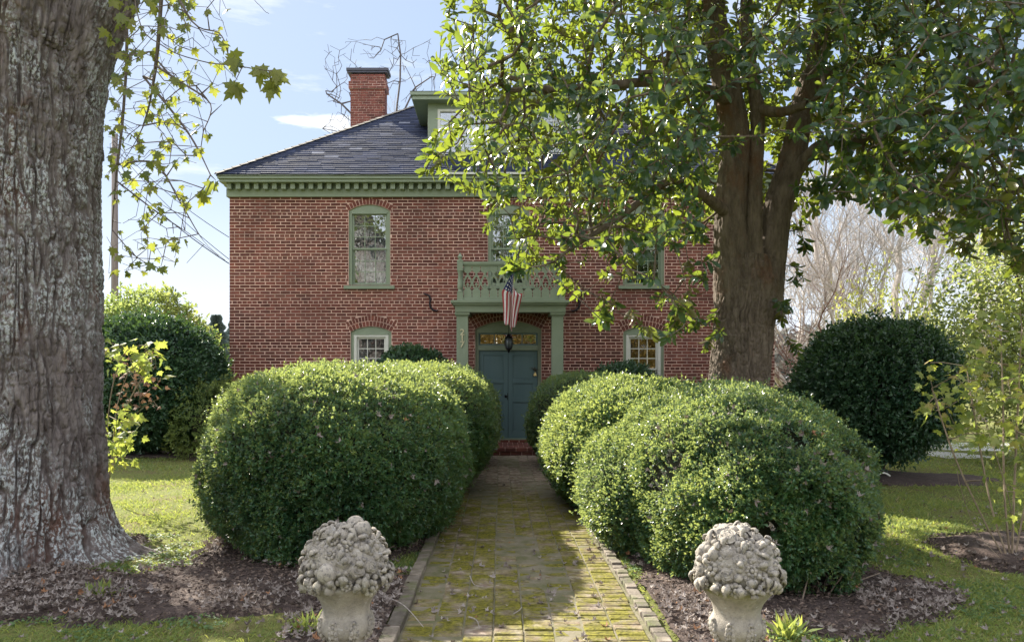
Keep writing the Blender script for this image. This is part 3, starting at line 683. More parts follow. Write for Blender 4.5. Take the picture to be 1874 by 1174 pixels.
for side in (0, 1):
    xa = a+t+.002+side*(wd-2*t)/2; xb = xa+(wd-2*t)/2-.006; d = MB(); yy = y+.055
    d.box(xa, xb, yy+.022, yy+.05, dz0, dz1)                       # sunk panel plane
    st = .095; rails = [(dz0, dz0+.17), (dz0+.26, dz0+.27), (dz0+.72, dz0+.84), (dz0+1.09, dz0+1.21), (dz1-.12, dz1)]
    d.box(xa, xa+st, yy, yy+.021, dz0, dz1); d.box(xb-st, xb, yy, yy+.021, dz0, dz1)
    rails = [(dz0, dz0+.16), (dz0+.80, dz0+.90), (dz0+1.22, dz0+1.32), (dz1-.11, dz1)]
    for r0, r1 in rails: d.box(xa+st, xb-st, yy+.001, yy+.021, r0, r1)
    for k in range(3):
        p0, p1 = rails[k][1], rails[k+1][0]; e = .018
        d.box(xa+st, xa+st+e, yy+.010, yy+.022, p0, p1); d.box(xb-st-e, xb-st, yy+.010, yy+.022, p0, p1); d.box(xa+st+e, xb-st-e, yy+.011, yy+.022, p0, p0+e); d.box(xa+st+e, xb-st-e, yy+.011, yy+.022, p1-e, p1)
    dd = d.build('door', M_door, house, bevel=.003)
    if side == 0:
        k_ = MB(); k_.lathe([(.03, 0), (.03, .006), (.01, .01), (.01, .035), (.028, .045), (.03, .06), (.018, .072)], n=14); v = [(p[0]+xb-.05, yy-p[2], p[1]+dz0+.93) for p in k_.v]; k_.v = v; k_.build('door_knob', M_black, dd, smooth=True)
        k_ = MB(); k_.box(xb-.016, xb-.004, yy-.008, yy, dz0+.85, dz0+1.0); k_.build('lock_plate', M_black, dd)
    else:
        h = MB(); h.box(xb-.012, xb+.0, yy-.008, yy+.0, dz0+.72, dz0+.95); h.build('door_hinge', M_black, dd)
# ------------------------------------------------------------------ cornice
co = MB(); X0, X1 = HX0, HX1
z_f0 = PZ(360, 16.24)
co.box(X0-.05, X1+.05, 16.235, YF+.1, z_f0, z_f0+.19)
co.box(X0-.03, X1+.03, 16.262, YF+.1, z_f0+.19, z_f0+.36)
EZ = PZ(318, 16.0)-.01
co.box(X0-.13, X1+.36, 16.035, YF+.1, EZ-.155, EZ-.09)
co.box(X0-.16, X1+.42, 16.0, YF+.1, EZ-.09, EZ-.005)
for (xa, xb) in ((X0-.05, X0+.1), (X1-.1, X1+.05)): co.box(xa, xb, YF+.101, BY, z_f0, z_f0+.36)
for (xa, xb) in ((X0-.16, X0+.1), (X1-.1, X1+.42)): co.box(xa, xb, YF+.101, BY, EZ-.155, EZ-.005)
cor = co.build('cornice', M_green, house, bevel=.006)
x = X0; d0_ = None
while x < X1:
    if d0_ is None:
        dn = MB(); dn.box(x, x+.098, 16.12, 16.26, EZ-.285, EZ-.157); d0_ = dn.build('dentil', M_green, cor, bevel=.003)
    else: q = d0_.copy(); C.objects.link(q); q.location.x = x-X0
    x += .1985
# ------------------------------------------------------------------ roof
TAN = .745; RX0, RX1, RY0, RD = X0-.19, X1+.44, 15.98, 4.62; RZ = EZ
sl = math.hypot(1, TAN)
mb = MB(); nc = int(RD*sl/.125); dd_ = RD/nc
for k in range(nc):
    d0, d1 = k*dd_, (k+1)*dd_; za, zb = RZ+d0*TAN, RZ+d1*TAN; th = .014
    xa, xb = RX0+d0, RX1-d0; x = xa-random.uniform(0, .3)
    while x < xb:
        x2 = x+random.uniform(.26, .36); p, q = max(x+.003, xa), min(x2, xb); pu, qu = max(p, RX0+d1), min(q, RX1-d1)
        if q-p > .02:
            j = random.uniform(-.004, .004); l = random.uniform(-.008, .008)
            if qu <= pu: pu = qu = (max(min((pu+qu)/2, RX1-d1), RX0+d1))
            vs = [(p, RY0+d0+l, za+l*TAN), (q, RY0+d0+l, za+l*TAN), (q, RY0+d0+l, za+th+j+l*TAN), (p, RY0+d0+l, za+th+j+l*TAN), (qu, RY0+d1+.01, zb+.004), (pu, RY0+d1+.01, zb+.004)]
            wet = random.random()
            mb.add(vs, [(0, 1, 2, 3), (3, 2, 4, 5)], 0, wet)
        x = x2
RB = 25.4
top = [(RX0+RD, RY0+RD, RZ+RD*TAN), (RX1-RD, RY0+RD, RZ+RD*TAN)]; RDb = RB-(RY0+RD)
e = -.012
mb.add([(RX0, RY0, RZ+e), (RX0+RD, RY0+RD, RZ+RD*TAN+e), (RX0+RD, RB-RDb, RZ+RD*TAN+e), (RX0, RB, RZ+e)], [(0, 1, 2, 3)], 0, .4)
mb.add([(RX1, RY0, RZ+e), (RX1, RB, RZ+e), (RX1-RD, RY0+RD, RZ+RD*TAN+e)], [(0, 1, 2)], 0, .4)
mb.add([(RX0, RB, RZ+e), (RX0+RD, RY0+RD, RZ+RD*TAN+e), (RX1-RD, RY0+RD, RZ+RD*TAN+e), (RX1, RB, RZ+e)], [(0, 1, 2, 3)], 0, .4)
mb.add([(RX0, RY0, RZ-.03), (RX1, RY0, RZ-.03), (RX1, RB, RZ-.03), (RX0, RB, RZ-.03)], [(0, 1, 2, 3)], 0, .3)
roof = mb.build('roof', M_slate, house)
M_ridge = nmat('ridge_shingle', (.16, .14, .12), (.23, .21, .18), scale=6, rough=.85, bump=.4, attr='rnd')
rc = MB()
for (s0, s1) in (((RX0, RY0, RZ), top[0]), ((RX1, RY0, RZ), top[1]), (top[0], top[1])):
    A, B = Vector(s0), Vector(s1); n = int((B-A).length/.2)
    for i in range(n):
        p = A.lerp(B, i/n); q = A.lerp(B, (i+1.08)/n); d = (q-p).normalized(); side = d.cross(Vector((0, 0, 1))).normalized()*.085; u = Vector((0, 0, .03)); dn_ = Vector((0, 0, -.028))
        rc.add([p+side+dn_+u, p+u*1.35, p-side+dn_+u, q+side+dn_+u*.6, q+u*.8, q-side+dn_+u*.6], [(0, 1, 4, 3), (1, 2, 5, 4), (0, 2, 1)], 0)
rc.build('ridge_cap', M_ridge, roof)
g = MB(); g.box(PX(821, 16.0), PX(1053, 16.0), 15.95, 15.985, EZ-.01, EZ+.035); g.build('gutter_strip', M_white, house)
# ------------------------------------------------------------------ chimney
ch = MB(); CY0 = 20.7; cxa, cxb = PX(641.5, CY0), PX(704, CY0); zt = PZ(138, CY0)
ch.box(cxa+.006, cxb-.006, CY0+.006, CY0+.42, 6.4, zt, 0)
z = 6.6; k = 0; zs_ = PZ(162, CY0)
while z < zt-.03:
    out = .045 if zs_-.05 < z < zs_+.16 else .0
    if out: ch.box(cxa-out, cxb+out, CY0-out, CY0+.42+out, z, z+CH, 0)
    hdr = k % 6 == 0; bl = .1115 if hdr else .224; x = cxa-out-(0 if k % 2 else bl/2); xe = cxb+out
    while x < xe-.01:
        s_, e_ = max(x, cxa-out), min(x+bl, xe)
        if e_-s_ > .03: brickbox(ch, s_+.005, e_-.005, z+.0065, z+CH-.0065, y=CY0-out-.004, r=min(1, max(0, random.gauss(.62, .25))))
        x += bl
    yb = CY0-out
    while yb < CY0+.42+out:
        for xs_ in (cxa-out-.004, cxb+out+.004-.012): ch.box(xs_, xs_+.012, yb+.005, min(yb+bl, CY0+.42+out)-.005, z+.0065, z+CH-.0065, 1, random.gauss(.6, .2))
        yb += bl
    z += CH; k += 1
chim = ch.build('chimney', [M_mortar, M_brick], house)
cp = MB(); zc0, zc1 = PZ(134, CY0), PZ(125, CY0); cp.box(PX(636, CY0), PX(709, CY0), CY0-.02, CY0+.44, zc0+.01, zc0+.06); cp.box(PX(634, CY0), PX(711, CY0), CY0-.04, CY0+.46, zc0+.06, zc0+.14)
for xx in (cxa+.03, cxb-.07): 
    for yy in (CY0+.03, CY0+.34): cp.box(xx, xx+.04, yy, yy+.04, zt, zc0)
cp.box(cxa+.02, cxb-.02, CY0+.02, CY0+.04, zt, zt+.03); cp.build('chimney_cap', plain('cap_metal', (.07, .07, .09), .5, .4), chim, bevel=.006)
# ------------------------------------------------------------------ dormer
DY = 17.0; dx0, dx1 = PX(783, DY), PX(1079, DY); dz0 = PZ(300, DY)-.3; dz1 = PZ(196, DY); ye = 15.98+(PZ(178, DY)-EZ)/TAN+.1
dm = MB()
def roofz(y): return EZ+(y-15.98)*TAN
wins = [(PX(801, DY), PX(897, DY)), (PX(965, DY), PX(1061, DY))]; wz0, wz1 = PZ(283, DY), PZ(200, DY)
dm.box(dx0, wins[0][0], DY, DY+.12, dz0, dz1+.25); dm.box(wins[0][1], wins[1][0], DY, DY+.12, dz0, dz1+.25); dm.box(wins[1][1], dx1, DY, DY+.12, dz0, dz1+.25)
for w_ in wins: dm.box(w_[0], w_[1], DY+.001, DY+.12, wz1, dz1+.25); dm.box(w_[0], w_[1], DY+.001, DY+.12, dz0, wz0)
for xx in (dx0, dx1-.1): dm.box(xx, xx+.1, DY+.121, ye+.5, dz0, dz1+.25)
dorm = dm.build('dormer', M_green, house, bevel=.005)
dr = MB(); ez = PZ(182, 16.75); ov = .33; ya = 16.75
dr.box(dx0-ov, dx1+ov, ya, ye+.6, ez, ez+.09); dr.box(dx0-ov-.04, dx1+ov+.04, ya-.04, ye+.6, ez+.09, ez+.17)
dr.build('dormer_cornice', M_green, dorm, bevel=.005)
dr = MB(); xm = (dx0+dx1)/2; a_ = dx0-ov-.05; b2 = dx1+ov+.05
dr.add([(a_, ya-.05, ez+.172), (b2, ya-.05, ez+.172), (xm+.8, ya+1.3, ez+.5), (xm-.8, ya+1.3, ez+.5), (a_, ye+1.2, ez+.172), (b2, ye+1.2, ez+.172), (xm+.8, ye+2.2, ez+.5), (xm-.8, ye+2.2, ez+.5)], [(0, 1, 2, 3), (0, 3, 7, 4), (1, 5, 6, 2), (3, 2, 6, 7)])
dr.build('dormer_roof', M_slate, dorm)
for w_ in wins:
    f = MB(); a_, b2 = w_; e = .055; yy = DY+.03
    f.box(a_, a_+e, DY-.01, DY+.09, wz0, wz1); f.box(b2-e, b2, DY-.01, DY+.09, wz0, wz1); f.box(a_+e, b2-e, DY-.009, DY+.09, wz1-e, wz1); f.box(a_-.06, b2+.06, DY-.05, DY+.09, wz0-.05, wz0+.02)
    zm = (wz0+wz1)/2; f.box(a_+e, b2-e, yy, yy+.04, zm-.02, zm+.02)
    for k in (1, 2, 3): x = a_+e+(b2-a_-2*e)*k/4; f.box(x-.009, x+.009, yy+.006, yy+.03, wz0, wz1-e)
    for zz in ((wz0+zm)/2, (wz1+zm)/2): f.box(a_+e, b2-e, yy+.008, yy+.028, zz-.009, zz+.009)
    f.box(a_+e, b2-e, yy+.012, yy+.016, wz0, wz1-e, 1); f.box(a_, b2, yy+.3, yy+.31, wz0, wz1, 2)
    f.build('window', [M_white, M_glass, M_dark], dorm)
# ------------------------------------------------------------------ portico
PY = 15.08; pt = MB()
pt.box(PX(825, 15.0), PX(1043, 15.0), 14.97, YF-.004, PZ(549, 15)-.055, PZ(549, 15)); pt.box(PX(829, 15.0), PX(1039, 15.0), 15.0, YF-.004, PZ(549, 15)-.095, PZ(549, 15)-.055)
pz1 = PZ(549, 15)-.095; pz0 = PZ(571, 15.05)
pt.box(PX(833, 15.05), PX(1035, 15.05), 15.05, 15.33, pz0, pz1)
for xx in (PX(833, 15.05), PX(1035, 15.05)-.28): pt.box(xx, xx+.28, 15.331, YF-.004, pz0, pz1)
pt.box(PX(833, 15.05)+.28, PX(1035, 15.05)-.28, 15.331, YF-.004, pz1-.04, pz1)
port = pt.build('portico_roof', M_green, house, bevel=.006)
colm = []
for (pa, pb) in ((835.5, 856.5), (1010, 1031)):
    c = MB(); a_, b2 = PX(pa, 15.1), PX(pb, 15.1); c.box(a_, b2, 15.1, 15.1+(b2-a_), .19, pz0-.075); c.box(a_-.015, b2+.015, 15.085, 15.1+(b2-a_)+.015, pz0-.075, pz0-.05); c.box(a_-.035, b2+.035, 15.065, 15.1+(b2-a_)+.03, pz0-.05, pz0-.001)
    c.box(a_-.02, b2+.02, 15.08, 15.1+(b2-a_)+.02, .181, .34); colm.append(c.build('column', M_green, house, bevel=.005))
def numerals():
    M_gold = plain('cream_numeral', (.62, .56, .38), .45)
    for ch_, py in (('2', 608), ('1', 618.5), ('7', 630)):
        cu = bpy.data.curves.new('numeral', 'FONT'); cu.body = ch_; cu.size = .17; cu.extrude = .006; cu.bevel_depth = .002; cu.align_x = 'CENTER'; cu.align_y = 'CENTER'
        o = bpy.data.objects.new('tmp', cu); C.objects.link(o); bpy.context.view_layer.update()
        me = bpy.data.meshes.new_from_object(o); bpy.data.objects.remove(o)
        v = np.zeros(len(me.vertices)*3); me.vertices.foreach_get('co', v); v = v.reshape(-1, 3)
        cx_ = PX(846, 15.09); w_ = np.stack([v[:, 0]*1.15+cx_, 15.09-v[:, 2], v[:, 1]+PZ(py, 15.09)], 1)-root_loc(house)
        me.vertices.foreach_set('co', w_.ravel()); me.materials.clear(); me.materials.append(M_gold); me.update()
        n = bpy.data.objects.new('house_numeral', me); C.objects.link(n); n.parent = colm[0]
        n['label'] = 'cream house numeral %s on the left porch column' % ch_
numerals()
# balcony railing of sawn boards
bz = PZ(549, 15)+.002; M_rail = M_green
def post(px):
    c = PX(px, 15.13); p = MB(); s = .058; zt2 = PZ(478, 15.13)
    p.box(c-s, c+s, 15.13-s, 15.13+s, bz, bz+.17); p.box(c-s, c+s, 15.13-s, 15.13+s, zt2-.2, zt2)
    p.lathe([(.05, .17), (.055, .19), (.035, .22), (.055, .27), (.057, .31), (.048, .42), (.036, zt2-.2-bz-.06), (.052, zt2-.2-bz-.035), (.05, zt2-.2-bz)], (c, 15.13, bz), 16)
    p.lathe([(.066, 0), (.066, .02), (.03, .035), (.028, .05), (.05, .075), (.052, .1), (.035, .125), (.018, .14), (.02, .155), (.006, .175)], (c, 15.13, zt2), 16)
    return p.build('railing_post', M_rail, port, smooth=True, angle=40)
post(842); post(1028)
ra = MB(); xa, xb = PX(848, 15.13), PX(1022, 15.13); rz1 = PZ(479, 15.13); ra.box(xa-.02, xb+.02, 15.09, 15.17, rz1-.055, rz1); ra.box(xa-.02, xb+.02, 15.105, 15.155, rz1-.085, rz1-.055); ra.box(xa-.02, xb+.02, 15.10, 15.16, bz, bz+.07)
for xx in (PX(842, 15.13), PX(1028, 15.13)): ra.box(xx-.03, xx+.03, 15.2, YF-.003, rz1-.05, rz1); ra.box(xx-.03, xx+.03, 15.2, YF-.003, bz, bz+.05)
for k in range(7):
    for xx in (PX(842, 15.13), PX(1028, 15.13)): yy = 15.27+k*.145; ra.box(xx-.012, xx+.012, yy, yy+.10, bz+.05, rz1-.05)
ra.build('railing', M_rail, port, bevel=.004)
nb = 11; bw = (xb-xa)/nb; H = rz1-.085-bz-.07; zb = bz+.07
for i in range(nb):
    c = xa+bw*(i+.5); hw = bw/2-.006; b = MB(); y0_, y1_ = 15.12, 15.142
    b.prism([(c-hw, zb), (c+hw, zb), (c+hw, zb+.22*H), (c+.55*hw, zb+.27*H), (c-.55*hw, zb+.27*H), (c-hw, zb+.22*H)], y0_, y1_)
    b.prism([(c-hw, zb+.84*H), (c-.5*hw, zb+.80*H), (c-.13*hw, zb+.74*H), (c+.13*hw, zb+.74*H), (c+.5*hw, zb+.80*H), (c+hw, zb+.84*H), (c+hw, zb+H), (c-hw, zb+H)], y0_, y1_)
    tdr = []
    for t_ in np.linspace(0, 2*PI, 25)[:-1]:
        u = (1-math.cos(t_))/2; wv_ = math.sin(t_)*(math.sin(t_/2)**1.0); tdr.append((u, wv_))
    n_ = 24; outer = []; inner = []
    for q in range(n_):
        t_ = 2*PI*q/n_; u = (1+math.cos(t_))/2     # 1 top .. 0 bottom
        wz = math.sin(t_)*(.16+1.02*math.sqrt(max(0, math.sin(PI*min(1, (1-u)**1.0*.62)))))*1.0
        outer.append((c+hw*.98*wz, zb+H*(.25+.51*u))); inner.append((c+hw*.66*wz, zb+H*(.30+.36*u)))
    b.band(outer[::-1], inner[::-1], y0_+.001, y1_-.001)
    # the little spade inside
    zc_ = zb+H*.40; b.prism([(c-.02*1, zc_-.055), (c+.02, zc_-.055), (c+.008, zc_-.01), (c+.028, zc_-.012), (c+.026, zc_+.012), (c, zc_+.05), (c-.026, zc_+.012), (c-.028, zc_-.012), (c-.008, zc_-.01)], y0_+.002, y1_-.002)
    b.build('railing_board', M_rail, port)
# porch floor and step in brick
st = MB(); sx0, sx1 = -1.25, 1.6
st.box(sx0+.01, sx1-.01, 15.03, YF, 0.0, .165, 0)
x = sx0
while x < sx1-.05: brickbox(st, x+.005, min(x+.22, sx1)-.005, .098, .168, y=15.0, d=.2, r=random.gauss(.35, .2)); x += .224
x = sx0-.11
while x < sx1-.05: brickbox(st, max(x, sx0)+.005, min(x+.22, sx1)-.005, .02, .088, y=15.012, d=.1, r=random.gauss(.35, .2)); x += .224
for r_ in range(6):
    x = sx0+(.11 if r_ % 2 else 0)
    while x < sx1: 
        z_ = .170+random.uniform(-.002, .002); yy = 15.20+r_*.2; st.box(x+.004, min(x+.104, sx1), yy+.004, min(yy+.196, YF), .1, z_, 1, random.gauss(.35, .2)); x += .108
st.build('doorstep', [M_mortar, M_brick], house)
# iron wall ties
for px, s in ((788, 1), (1059, -1)):
    t = MB(); yy = YF-.025; cx_ = PX(px, YF); cz = PZ(555, YF); pts = [(-.16, .22), (-.10, .20), (-.03, .17), (.0, .09), (-.02, 0), (.0, -.09), (.06, -.15), (.14, -.17), (.17, -.13)]
    t.tube([(cx_+s*p[0], yy, cz+p[1]) for p in pts], [.010, .018, .024, .024, .02, .024, .024, .018, .008], 6); t.build('iron_wall_tie', M_rust, house, smooth=True)

# ------------------------------------------------------------------ things at the door
lan = thing('porch_lantern', 'black caged porch lantern hanging on a chain before the door, under the flag', 'lantern', (PX(931, 15.6), 15.6, PZ(628, 15.6)))
lx, ly, lz = lan.location
l = MB(); 
l.lathe([(.012, .20), (.03, .185), (.04, .16), (.085, .125), (.095, .105), (.075, .1)], (lx, ly, lz), 16); l.build('cap', M_black, lan, smooth=True); l = MB(); l.lathe([(.07, -.10), (.06, -.125), (.03, -.14), (.02, -.17), (.008, -.2)], (lx, ly, lz), 14)
l.build('base', M_black, lan, smooth=True)
l = MB()
for k in range(8):
    a_ = 2*PI*k/8; l.tube([(lx+r_*math.cos(a_), ly+r_*math.sin(a_), lz+z_) for r_, z_ in ((.08, .1), (.092, .05), (.092, 0), (.08, -.06), (.065, -.1))], .006, 4)
l.build('cage', M_black, lan)
l = MB(); l.lathe([(.06, -.1), (.075, -.05), (.083, .02), (.072, .1)], (lx, ly, lz), 16); gm = plain('smoky_glass', (.10, .12, .14), .15); l.build('shade', gm, lan, smooth=True)
l = MB(); l.tube([(lx, ly, lz+.2), (lx, ly, pz1-.04)], .007, 5); l.build('chain', M_black, lan)

fp = thing('flagpole', 'short flagpole angled out from the porch roof above the door', 'flagpole', (PX(934, 15.05), 15.05, PZ(562, 15.05)))
fb_ = np.array(fp.location); ft = P(941, 484, 14.15)
m_ = MB(); m_.tube([fb_, ft], .014, 8); m_.build('pole', plain('pole_wood', (.30, .20, .11), .5), fp, smooth=True)
m_ = MB(); m_.sphere(ft+(ft-fb_)*.02, .028, 10); m_.build('finial', plain('brass', (.6, .42, .15), .3, 1), fp, smooth=True)
m_ = MB(); m_.box(fb_[0]-.03, fb_[0]+.03, 15.02, 15.049, fb_[2]-.06, fb_[2]+.06); m_.tube([fb_+[0, -.02, 0], fb_+(ft-fb_)*.12], .024, 8); m_.build('bracket', M_black, fp)
def flagmat():
    m, N, L, b = nodes('flag_cloth')
    uv = N.new('ShaderNodeUVMap'); sp = N.new('ShaderNodeSeparateXYZ'); L.new(uv.outputs[0], sp.inputs[0])
    def mt(op, a, v=None):
        n = N.new('ShaderNodeMath'); n.operation = op
        if isinstance(a, (int, float)): n.inputs[0].default_value = a
        else: L.new(a, n.inputs[0])
        if v is not None:
            if isinstance(v, (int, float)): n.inputs[1].default_value = v
            else: L.new(v, n.inputs[1])
        return n.outputs[0]
    st_ = mt('GREATER_THAN', mt('MODULO', mt('MULTIPLY', sp.outputs['Y'], 13.0), 2.0), 1.0)
    mx = N.new('ShaderNodeMix'); mx.data_type = 'RGBA'; mx.inputs[6].default_value = (.40, .045, .05, 1); mx.inputs[7].default_value = (.78, .76, .75, 1); L.new(st_, mx.inputs['Factor'])
    can = mt('MULTIPLY', mt('LESS_THAN', sp.outputs['X'], .4), mt('GREATER_THAN', sp.outputs['Y'], 6/13))
    fx = mt('SUBTRACT', mt('FRACT', mt('MULTIPLY', sp.outputs['X'], 15.0)), .5); fy = mt('SUBTRACT', mt('FRACT', mt('MULTIPLY', sp.outputs['Y'], 9.3)), .5)
    star = mt('LESS_THAN', mt('ADD', mt('MULTIPLY', fx, fx), mt('MULTIPLY', fy, fy)), .06)
    cb = N.new('ShaderNodeMix'); cb.data_type = 'RGBA'; cb.inputs[6].default_value = (.02, .03, .12, 1); cb.inputs[7].default_value = (.7, .7, .7, 1); L.new(star, cb.inputs['Factor'])
    x2 = N.new('ShaderNodeMix'); x2.data_type = 'RGBA'; L.new(can, x2.inputs['Factor']); L.new(mx.outputs[2], x2.inputs[6]); L.new(cb.outputs[2], x2.inputs[7])
    L.new(x2.outputs[2], b.inputs['Base Color']); b.inputs['Roughness'].default_value = .8
    t = N.new('ShaderNodeBsdfTranslucent'); L.new(x2.outputs[2], t.inputs['Color']); ms = N.new('ShaderNodeMixShader'); ms.inputs[0].default_value = .25; L.new(b.outputs[0], ms.inputs[1]); L.new(t.outputs[0], ms.inputs[2]); L.new(ms.outputs[0], N['Material Output'].inputs['Surface'])
    return m
# hoist edge runs down the pole from its tip; the fly hangs limp in folds
nu, nv = 40, 30; hoist = .72; vs = []; uvs = []
ud = (fb_-ft)/np.linalg.norm(fb_-ft)
for j in range(nv+1):
    v = j/nv                       # 1 top (near tip), 0 bottom of hoist
    hp = ft+ud*.03+ud*hoist*(1-v)
    for i in range(nu+1):
        u = i/nu; drop = 1.18*u; gather = min(1, u*2.2)
        tgt = P(941, 500, 14.30)*0
        cxp = P(940-6*(u**1)*1.0, 690, 14.38)[0]
        x = hp[0]*(1-gather)+(cxp+(.5-v)*.37*(1+.15*math.sin(5*u))*(1-.25*u)+.02*math.sin(9*v+3*u))*gather
        yy = hp[1]*(1-gather)+(14.38+.045*math.sin(12*v+2.5*u)+.05*(v-.5))*gather
        z_ = hp[2]-drop*(.94+.06*math.cos(7*v))-.10*(1-v)*0
        zt_ = ft[2]-.03-drop*(.95+.07*math.cos(PI*(v-.5)*1.7+.5)+.03*math.sin(17*v)); cxp += .11*(u-.4); z_ = hp[2]*(1-gather)+zt_*gather-(drop*(1-gather))
        vs.append((x, yy, z_)); uvs.append((u, v))
fs = [(j*(nu+1)+i, j*(nu+1)+i+1, (j+1)*(nu+1)+i+1, (j+1)*(nu+1)+i) for j in range(nv) for i in range(nu)]
m_ = MB(); m_.add(vs, fs); flag = m_.build('flag', flagmat(), smooth=True, origin=tuple(ft))
uvl = flag.data.uv_layers.new(name='UVMap')
for lp in flag.data.loops: uvl.data[lp.index].uv = uvs[lp.vertex_index]
tag(flag, 'striped red and white flag with blue canton, hanging limp above the front door', 'flag')

bell = thing('door_bell', 'small brass bell with dried sprigs hanging on the right hand door', 'bell', (PX(979, 16.3), 16.3, PZ(688, 16.3)))
bx, by_, bz_ = bell.location
m_ = MB(); m_.lathe([(.045, 0), (.043, .015), (.03, .05), (.024, .08), (.01, .095)], (bx, by_, bz_), 14); m_.build('bell', plain('bell_brass', (.5, .38, .16), .35, .9), bell, smooth=True)
m_ = MB()
for k in range(26):
    a_ = random.uniform(-1.3, 1.3); l_ = random.uniform(.08, .17); m_.tube([(bx, by_+.01, bz_+.1), (bx+math.sin(a_)*l_*.5, by_-.01, bz_+.12+l_*.3), (bx+math.sin(a_)*l_, by_-.01+random.uniform(-.02, .01), bz_+.1+l_*math.cos(a_)*.8)], [.004, .004, .002], 3)
m_.build('sprig', plain('dried_sprig', (.08, .07, .05), .9), bell)

# ================================================================== PLANTS
M_box = leafmat('boxwood_leaf', (.005, .040, .024), (.036, .120, .052), (.55, .62, .15), tw=.36, rough=.32, spec=.6, c3=(.20, .16, .10), thr=.992)
M_core = nmat('core_shade', (.012, .018, .008), (.03, .03, .016), scale=12, rough=1, bump=.5)  # shade between the leaves, put into a dark colour
M_holly = leafmat('holly_leaf', (.018, .062, .036), (.065, .135, .068), (.16, .26, .04), tw=.18, rough=.33, spec=.6)
M_stem = nmat('stem_bark', (.07, .05, .04), (.13, .10, .08), scale=30, rough=.9, bump=.6)

